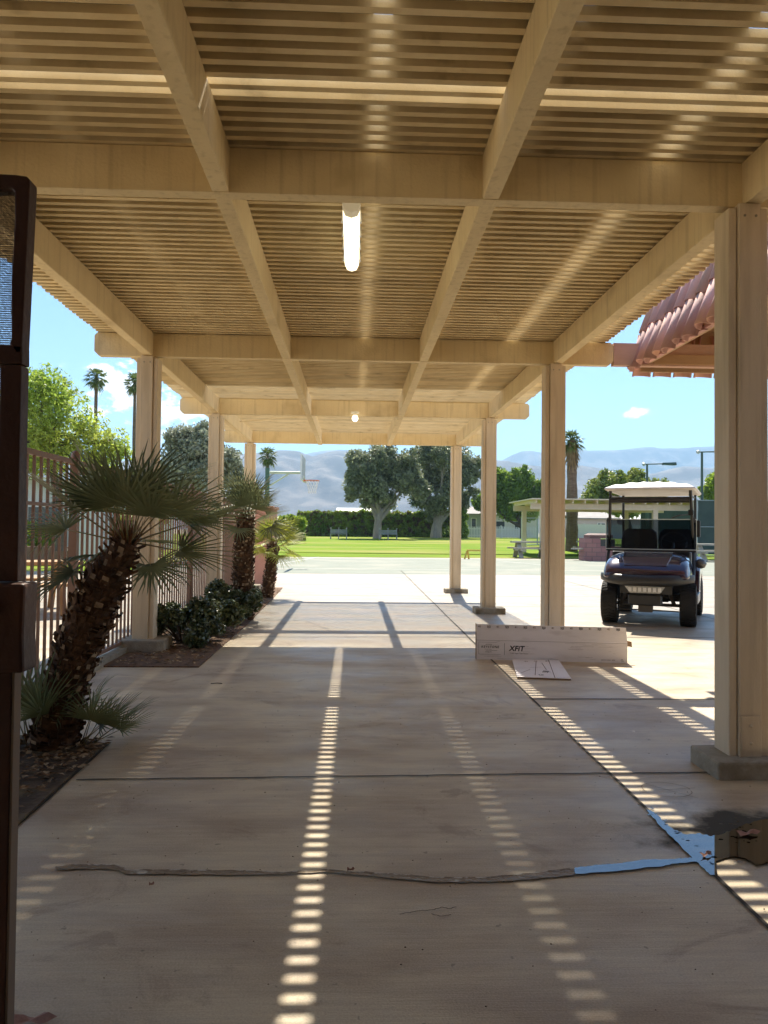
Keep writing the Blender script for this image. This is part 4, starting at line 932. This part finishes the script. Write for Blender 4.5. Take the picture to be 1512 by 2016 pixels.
# far palms
def far_palm(px, crown_y, Y, rpx, tr, label, seed, base_y=None, skirt=False, nf=34):
    r = random.Random(seed); c = A(px, crown_y, Y); z0 = zl(Y); root = empty('palm_tree', (c.x, Y, z0), label, 'palm', 'tall palms in the distance'); H = c.z-z0; b = MB(); n = 14
    b.tube([(.10*sin(i*.3)*tr, 0, -.2+(H+.2)*i/n) for i in range(n+1)], [tr*(1.25-.45*i/n)*r.uniform(.93,1.07) for i in range(n+1)], 10); b.build('trunk', mat('far_trunk', (.15,.105,.075), (.09,.06,.04), 3, .9, .8, 10, stretch=(1,1,3)), root)
    R_c = rpx*Y/FPX; b = MB()
    for k in range(nf):
        az = k*2.4+r.uniform(-.2,.2); el = rad(80-150*(k/nf)**.9+r.uniform(-8,8)); d = Vector((cos(az)*cos(el), sin(az)*cos(el), sin(el))); L_ = R_c*r.uniform(.75,1.0); top = Vector((0,0,H))
        hub = top+d*L_*.5+Vector((0,0,-.06*L_)); w_ = Vector((-sin(az), cos(az), 0)); b.bar(top, hub, .04, .03)
        for j in range(11):
            a = rad(-85+170*j/10); q = (d*cos(a)+w_*sin(a)).normalized(); tip = hub+q*L_*.55*(.7+.3*cos(a))+Vector((0,0,-.20*L_*r.uniform(.5,1.4))); s_ = (d*-sin(a)+w_*cos(a))*.035*R_c; m_ = hub.lerp(tip, .5)+Vector((0,0,.04*L_))
            b.add([hub, m_-s_, tip, m_+s_], [(0,1,2,3)])
    b.build('crown', fol('palm_foliage', (.07,.11,.02), (.14,.18,.04), .3), root)
    if skirt:
        b = MB()
        for k in range(160):
            az = r.uniform(0, 2*pi); z = H-r.uniform(.1, R_c*1.3); q = Vector((cos(az), sin(az), 0)); o = Vector((0,0,z))+q*tr*.8; e = o+q*r.uniform(.1,.35)+Vector((0,0,-r.uniform(.3,.8))); w_ = Vector((-sin(az), cos(az), 0))*.06
            b.add([o-w_, o+w_, e+w_*.3, e-w_*.3], [(0,1,2,3)])
        b.build('dry_skirt', mat('dry_frond', (.28,.2,.1), (.2,.13,.06), 4, .9, transl=.2), root)
    return root
far_palm(190, 742, 55, 30, .13, 'slim palm above the feathery tree at far left', 61)
far_palm(266, 752, 58, 30, .13, 'slim palm half hidden by the second left post', 62)
far_palm(527, 897, 62, 26, .16, 'palm seen between the last left post and the basketball hoop', 63)
far_palm(1126, 866, 45, 32, .30, 'tall thick trunked palm behind the second right post', 64, skirt=True)

# ------------------------------------------------------------------ basketball hoop
YH = 26
pk_ = empty('basketball_hoop', (A(527,905,YH).x, YH, 0), 'basketball hoop on a green pole with side facing glass backboard', 'basketball hoop')
O = pk_.location.copy()
def hp(x, y, dy=0): p = A(x, y, YH); return Vector((p.x, YH+dy, p.z))-O
green = mat('green_metal', (.05,.13,.08), rough=.45); white = mat('white_metal', (.62,.66,.6), rough=.5); orange = mat('orange_metal', (.6,.16,.05), rough=.5)
t_ = hp(527,930); MB().tube([(0,0,0), (0,0,t_.z+.15)], .075, 12).build('pole', green, pk_)
e = hp(595,929); MB().tube([(0,0,t_.z), (e.x,0,t_.z)], .045, 8).tube([(0,0,t_.z-.5), (e.x*.6,0,t_.z-.05)], .03, 8).tube([(e.x-.02,0,t_.z), (e.x+.15,0,t_.z-.35)], .025, 6).build('arm', mat('hoop_arm', (.50,.58,.42), rough=.5), pk_)
MB().box(e.x, e.x+.05, -.9, .9, hp(597,947).z, hp(597,905).z+.1).build('backboard', mat('backboard', (.62,.68,.68), rough=.2), pk_)
c = Vector((e.x+.05+.30, 0, hp(613,946).z)); n = 24
b = MB(); b.tube([c+Vector((.23*cos(2*pi*k/n), .23*sin(2*pi*k/n), 0)) for k in range(n+1)], .013, 6); b.bar(c+Vector((-.3,0,-.01)), c+Vector((-.22,0,0)), .12, .05); b.build('rim', orange, pk_)
b = MB()
for k in range(12):
    for s in (-1, 1):
        P = []
        for j in range(5):
            a = 2*pi*(k+s*j*.5)/12; rr_ = (.23, .19, .16, .14, .13)[j]; P.append(c+Vector((rr_*cos(a), rr_*sin(a), -.11*j)))
        b.tube(P, .006, 4, False)
b.build('net', mat('net', (.7,.7,.68)), pk_)
# ------------------------------------------------------------------ park benches
woodg = mat('grey_wood', (.30,.32,.29), (.22,.24,.22), 2, .8); concg = mat('bench_concrete', (.38,.36,.31), (.3,.28,.24), 3, .9)
def bench(pxa, pxb, py, Y, label):
    a = A(pxa, py, Y); c = A(pxb, py, Y); W = c.x-a.x; root = empty('park_bench', (a.x+W/2, Y, zl(Y)), label, 'bench', 'park benches in front of the hedge')
    for z in (.50,.62,.74): MB().box(-W/2,W/2,.26,.30,z,z+.09).build('back_slat', woodg, root)
    for y in (-.18,-.02,.13): MB().box(-W/2,W/2,y,y+.12,.42,.46).build('seat_slat', woodg, root)
    for x in (-W/2+.04, 0, W/2-.04):
        MB().box(x-.045,x+.045,-.2,-.1,0,.419).box(x-.045,x+.045,.305,.38,0,.92).box(x-.045,x+.045,-.099,.304,.34,.419).lathe([(.06,.92),(.08,.96),(.05,1.0)],(x,.34,0),8).build('leg', concg, root)
bench(650, 683, 1063, 66, 'grey park bench standing alone on the lawn before the hedge'); bench(746, 782, 1063, 66, 'grey park bench partly behind the pale forked trunk')
# ------------------------------------------------------------------ houses and fences beyond the lawn
hw = mat('house_wall', (.33,.37,.40), (.29,.33,.36), 1, .8); roofw = mat('white_roof', (.70,.70,.68), rough=.6); roofg = mat('grey_roof', (.30,.28,.26), (.22,.2,.19), 1, .8); win = mat('window_glass', (.03,.04,.05), rough=.1); trimw = mat('white_trim', (.7,.7,.68))
def house(name, x0, x1, y0, y1, z0, h, hr, wm, rm, label, cat='house', wins=(), doors=(), along='x', ov=.4):
    root = empty(name, ((x0+x1)/2, y0, z0), label, cat); W = (x1-x0)/2; D = y1-y0
    MB().box(-W,W,0,D,0,h).build('wall', wm, root)
    if along == 'x': pr_ = [(-ov,h), (D/2,h+hr), (D+ov,h), (D+ov,h+.15), (D/2,h+hr+.15), (-ov,h+.15)]; MB().loft([[(-W-ov,y,z) for y, z in pr_], [(W+ov,y,z) for y, z in pr_]]).build('roof', rm, root)
    else:
        pr_ = [(-W-ov,h), (0,h+hr), (W+ov,h), (W+ov,h+.15), (0,h+hr+.15), (-W-ov,h+.15)]; MB().loft([[(x,-ov,z) for x, z in pr_], [(x,D+ov,z) for x, z in pr_]]).build('roof', rm, root)
        MB().loft([[(-W,.02,h), (W,.02,h), (0,.02,h+hr)], [(-W,.1,h), (W,.1,h), (0,.1,h+hr)]]).build('gable', wm, root)
    for (x, z, ww, hh) in wins:
        o = MB().box(x-ww/2-.08,x+ww/2+.08,-.06,-.002,z-.08,z+hh+.08).build('window', trimw, root); MB().box(x-ww/2,x+ww/2,-.075,-.061,z,z+hh).build('pane', win, o)
    for (x, ww, hh) in doors: MB().box(x-ww/2,x+ww/2,-.05,-.002,0,hh).build('door', win, root)
    return root
YF_ = 84; z0 = zl(84)
xa, xb = A(915,1060,YF_).x, A(962,1060,YF_).x
house('house', xa, xb, YF_, YF_+8, z0, 2.5, .9, hw, roofg, 'grey blue cottage behind the white picket fence', wins=((-.35,1.0,.45,1.1),), doors=((.85,.7,2.0),))
xa, xb = A(962,1060,90).x, A(1060,1060,90).x
house('house', xa, xb, 90, 98, zl(84), 2.6, .6, mat('white_house', (.6,.58,.55)), roofg, 'white low house behind the round tree', wins=((-1.6,1.0,1.0,.9), (.6,1.0,.9,.9)), doors=())
xa, xb = A(672,1005,95).x, A(738,1005,95).x
house('house', xa, xb, 88, 96, z0, 2.5, .7, trimw, roofw, 'white roof of a house showing above the long hedge', ov=.5)
xa, xb = A(1125,1030,105).x, A(1215,1030,105).x
house('house', xa, xb, 105, 115, z0, 2.6, 1.1, mat('pink_house', (.5,.42,.38)), roofg, 'pale house roof beyond the white vinyl fence', wins=((1,1,1,1),))
house('house', A(1225,1030,108).x, A(1330,1030,108).x, 108, 118, z0, 2.6, 1.0, mat('tan_house', (.48,.42,.36)), roofw, 'low pale house beyond the round olive tree', wins=((1,1,1,1),))
xl, xr = -17.0, -10.3
house('hall_building', xl, xr, 29, 44, 0, 2.75, .5, mat('white_hall', (.60,.62,.64), (.55,.57,.6), 1, .8), roofw, 'white hall building seen through the picket fence', 'building', wins=((-1.0,1.0,1.0,1.0), (2.0,1.0,1.0,1.0)), along='y')
tag(MB().box(-16,-9.2,25.0,25.35,0,.62).build('low_wall', mat('brown_block', (.20,.12,.09), (.15,.09,.07), 3, .9)), 'low brown block wall on the grass beyond the picket fence', 'wall')
r = random.Random(91)
root = empty('shrub', (-11.6,27.6,0), 'yellow green bush against the white hall', 'shrub'); leafcloud(MB(), [(0,0,.7,.75), (.8,0,.5,.5), (-.9,0,.6,.6)], 3500, .10, r).build('foliage', bright, root)
pf = empty('picket_fence', (A(915,1060,80).x, 80, zl(80)-.02), 'white picket fence in front of the grey cottage', 'fence'); L_ = A(1058,1060,80).x-pf.location.x; k = 0
b = MB()
b.box(0,L_,.02,.06,.25,.33); b.box(0,L_,.02,.06,.95,1.03); b.build('rail', trimw, pf)
x = 0; b = MB()
while x < L_: b.box(x,x+.09,-.01,.018,.05,1.25 if int(x/2.4) % 2 else 1.2); x += .165
o = b.build('pickets', trimw, pf); o['kind'] = 'stuff'
for i in range(5): MB().box(i*L_/4-.07,i*L_/4+.07,-.05,.1,0,1.35).build('fence_post', trimw, pf)
vf = empty('vinyl_fence', (A(1118,1060,88).x, 88, zl(84)-.1), 'tall plain pale vinyl fence along the back of the lawn', 'fence'); L_ = A(1345,1060,88).x-vf.location.x; nP = 7
vin = mat('pale_vinyl', (.52,.52,.50))
for i in range(nP):
    MB().box(i*L_/nP+.07,(i+1)*L_/nP-.07,0,.05,0,1.75).build('fence_panel', vin, vf); MB().box(i*L_/nP-.069,i*L_/nP+.069,-.03,.09,0,1.85).build('fence_post', vin, vf)
# ------------------------------------------------------------------ chain link backstop
meshm = bpy.data.materials.new('chain_link'); meshm.use_nodes = True; t = meshm.node_tree; bb = t.nodes['Principled BSDF']; bb.inputs['Base Color'].default_value = (.30,.33,.33,1); bb.inputs['Metallic'].default_value = .5; bb.inputs['Roughness'].default_value = .5
tr_ = t.nodes.new('ShaderNodeBsdfTransparent'); ms = t.nodes.new('ShaderNodeMixShader'); ms.inputs[0].default_value = .26; t.links.new(tr_.outputs[0], ms.inputs[1]); t.links.new(bb.outputs[0], ms.inputs[2]); t.links.new(ms.outputs[0], t.nodes['Material Output'].inputs[0])
galv = mat('galvanised', (.30,.36,.36), rough=.45, metal=.4)
YK = 52; bs = empty('backstop', (A(1027,1065,YK).x, YK, zl(YK)), 'chain link baseball backstop with an angled hood', 'backstop'); B0 = bs.location.copy()
def bp(x, y, Y): return A(x, y, Y)-B0
pts = {'a0': (1027,1065,YK), 'a1': (1027,1020,YK), 'a2': (1052,990,YK-1.5), 'b0': (1058,1062,YK+4), 'b1': (1058,1020,YK+4), 'b2': (1068,990,YK+2), 'c0': (1098,1062,YK+4), 'c1': (1098,1020,YK+4), 'c2': (1092,990,YK+2), 'd0': (1124,1066,YK), 'd1': (1124,1022,YK), 'd2': (1106,990,YK-1.5)}
P = {k: bp(*v) for k, v in pts.items()}
for q in 'abcd': P[q+'0'].z = 0
for q in 'abcd': MB().tube([P[q+'0'], P[q+'1'], P[q+'2']], .045, 8).build('post', galv, bs)
for z in ('1', '2'): MB().tube([P['a'+z], P['b'+z], P['c'+z], P['d'+z]], .03, 6).build('rail', galv, bs)
MB().tube([P['a0']+Vector((0,0,.1)), P['b0']+Vector((0,0,.1)), P['c0']+Vector((0,0,.1)), P['d0']+Vector((0,0,.1))], .03, 6).build('rail', galv, bs)
for u, v in (('a','b'), ('b','c'), ('c','d')):
    MB().add([P[u+'0'], P[v+'0'], P[v+'1'], P[u+'1']], [(0,1,2,3)]).add([P[u+'1'], P[v+'1'], P[v+'2'], P[u+'2']], [(0,1,2,3)]).build('mesh_panel', meshm, bs)
# ------------------------------------------------------------------ small timber shade structure over picnic tables
YS = 38.6; sx0 = A(1045,990,YS).x; sx1 = A(1372,1000,YS).x; zb_ = A(1200,1004,YS).z; shp = mat('shade_paint', (.66,.56,.44), (.6,.5,.39), 3, .8); sh = empty('shade_structure', (sx0, YS, 0), 'cream flat roofed timber shade structure over the picnic tables', 'shade structure')
Ws = sx1-sx0
MB().box(.0,Ws,0,.10,zb_,zb_+.30).build('beam', shp, sh); MB().box(0,Ws,4.2,4.30,zb_,zb_+.30).build('beam', shp, sh)
x = .15; b = MB()
while x < Ws: MB().box(x,x+.07,-.5,4.8,zb_+.301,zb_+.47).build('joist', shp, sh); x += .62
MB().box(-.1,Ws+.1,-.7,5.0,zb_+.471,zb_+.53).build('roof_sheet', mat('sun_sheet', (.62,.53,.42)), sh)
for px_ in (1068, 1290):
    xx = A(px_,1050,YS).x-sx0
    for y in (.0, 4.2): MB().box(xx-.12,xx+.12,y-.06,y+.16,zl(YS),zb_-.002).build('post', shp, sh)
def picnic(px, py, Y, label, W=1.9, rz=0):
    root = empty('picnic_table', (A(px,py,Y).x, Y, .02), label, 'picnic table', 'concrete picnic tables by the court', rz)
    MB().box(-W/2,W/2,-.38,.38,.72,.80).build('tabletop', concg, root)
    for s in (-1, 1): MB().box(-W/2-.05,W/2+.05,s*.72-.14,s*.72+.14,.42,.49).build('bench_seat', concg, root)
    for x in (-W*.33, W*.33):
        b = MB()
        for s in (-1, 1): b.loft([[(x-.10,s*.74-.07,0), (x+.10,s*.74-.07,0), (x+.10,s*.74+.07,0), (x-.10,s*.74+.07,0)], [(x-.10,s*.12-.05,.715), (x+.10,s*.12-.05,.715), (x+.10,s*.12+.06,.715), (x-.10,s*.12+.06,.715)]])
        b.box(x-.07,x+.07,-.85,.85,.33,.415); b.build('leg', concg, root)
picnic(1045, 1098, 37.0, 'concrete picnic table at the left post of the shade structure')
picnic(1172, 1098, 41, 'concrete picnic table behind the brick barbecue', 1.9)
picnic(1405, 1105, 34.5, 'concrete picnic table in front of the dark green court screen', 2.2)
# brick barbecue
brick = bpy.data.materials.new('brick'); brick.use_nodes = True; t = brick.node_tree; bb = t.nodes['Principled BSDF']; bb.inputs['Roughness'].default_value = .9
br = t.nodes.new('ShaderNodeTexBrick'); br.inputs['Color1'].default_value = (.26,.12,.12,1); br.inputs['Color2'].default_value = (.32,.16,.15,1); br.inputs['Mortar'].default_value = (.16,.10,.10,1); br.inputs['Scale'].default_value = 1; br.inputs['Brick Width'].default_value = .4; br.inputs['Row Height'].default_value = .2; br.inputs['Mortar Size'].default_value = .012
gg = t.nodes.new('ShaderNodeNewGeometry'); mp = t.nodes.new('ShaderNodeMapping'); mp.inputs['Rotation'].default_value = (rad(-90),0,0); t.links.new(gg.outputs['Position'], mp.inputs[0]); t.links.new(mp.outputs[0], br.inputs['Vector']); t.links.new(br.outputs[0], bb.inputs['Base Color'])
YQ = 33.5; q0 = A(1155,1100,YQ); q1 = A(1225,1100,YQ); bq = empty('brick_barbecue', (q0.x, YQ, 0), 'red block barbecue with a round dark grill lid', 'barbecue'); Wq = q1.x-q0.x
MB().loft([[(0,.3,0), (.3,0,0), (Wq,0,0), (Wq,1.2,0), (0,1.2,0)], [(0,.3,.98), (.3,0,.98), (.6,0,.98), (.6,1.2,.98), (0,1.2,.98)]] if False else [[(0,.3,0), (.28,0,0), (.62,0,0), (.62,1.2,0), (0,1.2,0)], [(0,.3,1.02), (.28,0,1.02), (.62,0,1.02), (.62,1.2,1.02), (0,1.2,1.02)]]).build('block_wall', brick, bq)
MB().box(.622,Wq,0,1.2,0,.66).build('block_wall', brick, bq)
MB().loft([[(.2+.0,.2,1.021), (.2,1.1,1.021), (1.25,1.1,1.021), (1.25,.2,1.021)], [(.2,.2,1.16), (.2,1.1,1.16), (1.25,1.1,1.16), (1.25,.2,1.16)], [(.35,.35,1.24), (.35,.95,1.24), (1.1,.95,1.24), (1.1,.35,1.24)]]).build('grill_lid', mat('grill_lid', (.14,.07,.06), rough=.6), bq)
MB().box(.63,1.3,.1,1.1,.662,.98).build('firebox', blackm, bq)
MB().box(-.45,-.001,.5,.9,.5,.56).build('shelf', concg, bq)
# little yellow sawhorse frame beside the third right post
hs = A(919,1093,34.6); hz = empty('hurdle', (hs.x, 34.6, 0), 'low yellow wooden hurdle at the lawn edge', 'hurdle'); yel = mat('yellow_wood', (.62,.42,.08))
MB().box(.0,1.05,-.03,.03,.36,.44).build('rail', yel, hz)
for x, s in ((.02,-1), (.02,1), (1.0,-1), (1.0,1)): MB().bar((x-.02+s*.12,s*.15,0), (x+s*.02,0,.36), .06, .06).build('leg', yel, hz)
# court lights
def court_light(px, ty, Y, arm_px, label):
    p = A(px, ty, Y); root = empty('court_light', (p.x, Y, 0), label, 'lamp post', 'light poles by the courts'); a = (A(arm_px, ty, Y).x-p.x); dk = mat('dark_green_metal', (.03,.07,.055), rough=.5)
    MB().tube([(0,0,0), (0,0,p.z)], [.09,.06], 10).build('pole', dk, root); MB().tube([(-.12,0,p.z), (a*.55,0,p.z+.04)], .035, 8).build('arm', dk, root)
    MB().lathe([(.02,-.1), (.11,-.05), (.11,.05), (.02,.1)], (-.2,0,p.z), 10).build('sensor', galv, root)
    MB().loft([[(a*.55,-.16,p.z-.02), (a*.55,.16,p.z-.02), (a*.55,.12,p.z+.10), (a*.55,-.12,p.z+.10)], [(a,-.18,p.z-.04), (a,.18,p.z-.04), (a,.12,p.z+.14), (a,-.12,p.z+.14)]]).build('lamp_head', dk, root)
court_light(1274, 914, 46, 1330, 'dark lamp post with a single flood head above the golf cart'); court_light(1382, 890, 40, 1450, 'taller dark lamp post beside the nearest right post')
# screened court fence
YC = 37.5; sc_ = empty('court_fence', (A(1372,1075,YC).x, YC, 0), 'court fence hung with dark green windscreen cloth', 'fence'); zt = A(1372,985,YC).z; scr = mat('green_screen', (.045,.075,.065), (.035,.06,.055), 2, .9)
for i in range(5):
    MB().tube([(i*2.6,0,0), (i*2.6,0,zt+.05)], .045, 8).build('fence_post', galv, sc_)
    MB().box(i*2.6+.06,i*2.6+2.54,-.01,.01,.25,zt-.02).build('windscreen_cloth', scr, sc_)
for z in (zt, zt*.55, .2): MB().tube([(0,-.04,z), (10.4,-.04,z)], .025, 6).build('rail', galv, sc_)
YC2 = 62; s2 = empty('court_fence', (A(1262,1060,YC2).x, YC2, zl(YC2)-.05), 'farther court fence with green cloth behind the shade structure', 'fence'); W2 = A(1400,1060,YC2).x-s2.location.x; zt = A(1300,1000,YC2).z
MB().box(0,W2,-.01,.01,.2,zt-.6).build('windscreen_cloth', scr, s2)
for i in range(5): MB().tube([(i*W2/4,.05,0), (i*W2/4,.05,zt-.5)], .05, 8).build('fence_post', galv, s2)
# timber picnic table seen through the picket fence
pw = mat('tan_wood', (.42,.24,.10), (.35,.19,.08), 3, .7); pt_ = empty('wooden_table', (-4.9,11.2,0), 'tan wooden picnic table on the sunny slab beyond the fence', 'picnic table', rz=.5)
MB().box(-.9,.9,-.38,.38,.70,.75).build('tabletop', pw, pt_)
for s in (-1, 1): MB().box(-.9,.9,s*.72-.13,s*.72+.13,.42,.46).build('bench_seat', pw, pt_)
for x in (-.6,.6):
    for s in (-1,1): MB().bar((x,s*.68,0), (x,s*.2,.695), .09, .05).build('leg', pw, pt_)
# ------------------------------------------------------------------ mountains and the air before them
rockm = mat('mountain_rock', (.125,.105,.10), (.07,.062,.062), .006, .95, c3=(.165,.14,.125), s3=.015, lo=.42, hi=.58)
def mountains(name, prof, D, depth, seed, amp, nx=360, ny=60):
    b = MB(); r = random.Random(seed)
    def hz_(px):
        for (x0, y0), (x1, y1) in zip(prof, prof[1:]):
            if x0 <= px <= x1: return y0+(y1-y0)*(px-x0)/(x1-x0)
        return prof[0][1] if px < prof[0][0] else prof[-1][1]
    for i in range(nx+1):
        px = prof[0][0]+(prof[-1][0]-prof[0][0])*i/nx; c = A(px, hz_(px), D); H = max(4, c.z)
        for j in range(ny+1):
            v = j/ny; y = D-depth+depth*2*v; x = c.x*(y/D if v > .5 else 1)*1.0
            q = Vector((x/(depth*.55), y/(depth*.55), seed)); 
            rg = 0; a_ = 1; fq = 1
            for o in range(5): rg += a_*(1-abs(noise.noise(q*fq))*2.2); a_ *= .5; fq *= 2.1
            rg /= 1.9; e = max(0, 1-abs(v-.5)*2)
            z = H*e**.9*(1+amp*(rg-.55)*(1-e**3)*1.5)+ (rg-.5)*H*.05*e
            b.v.append((x, y, max(-2, z-2 if e == 0 else z)))
    for i in range(nx):
        for j in range(ny):
            a = i*(ny+1)+j; b.f.append((a, a+ny+1, a+ny+2, a+1)); b.m.append(0)
    return tag(b.build(name, rockm, smooth=True), kind='structure')
near = [(-1500,930),(-600,915),(-200,925),(100,915),(300,905),(450,898),(520,890),(545,884),(570,883),(592,885),(612,895),(640,887),(665,886),(690,890),(730,896),(780,900),(860,905),(940,905),(985,907),(1030,912),(1075,917),(1120,914),(1160,920),(1200,930),(1240,942),(1290,931),(1330,920),(1350,917),(1372,920),(1420,924),(1500,918),(1700,905),(2200,920),(3200,930)]
far_ = [(-900,935),(200,925),(560,905),(640,886),(668,883),(700,887),(800,905),(900,920),(985,909),(1005,900),(1030,890),(1045,887),(1075,893),(1105,890),(1130,885),(1165,888),(1200,885),(1250,882),(1300,884),(1345,880),(1420,879),(1550,884),(1800,880),(2600,920)]
mountains('hills', near, 2300, 700, 3, .45); mountains('mountains', far_, 4300, 900, 8, .4)
hz_m = bpy.data.materials.new('haze'); hz_m.use_nodes = True; t = hz_m.node_tree; t.nodes.clear(); pv = t.nodes.new('ShaderNodeVolumePrincipled'); pv.inputs['Color'].default_value = (.40,.68,1,1); pv.inputs['Density'].default_value = .00023; pv.inputs['Anisotropy'].default_value = .2
mo = t.nodes.new('ShaderNodeOutputMaterial'); t.links.new(pv.outputs[0], mo.inputs['Volume'])
hz = MB().box(-6200,6200,-700,6400,-8,620).build('haze', hz_m); tag(hz, kind='stuff')
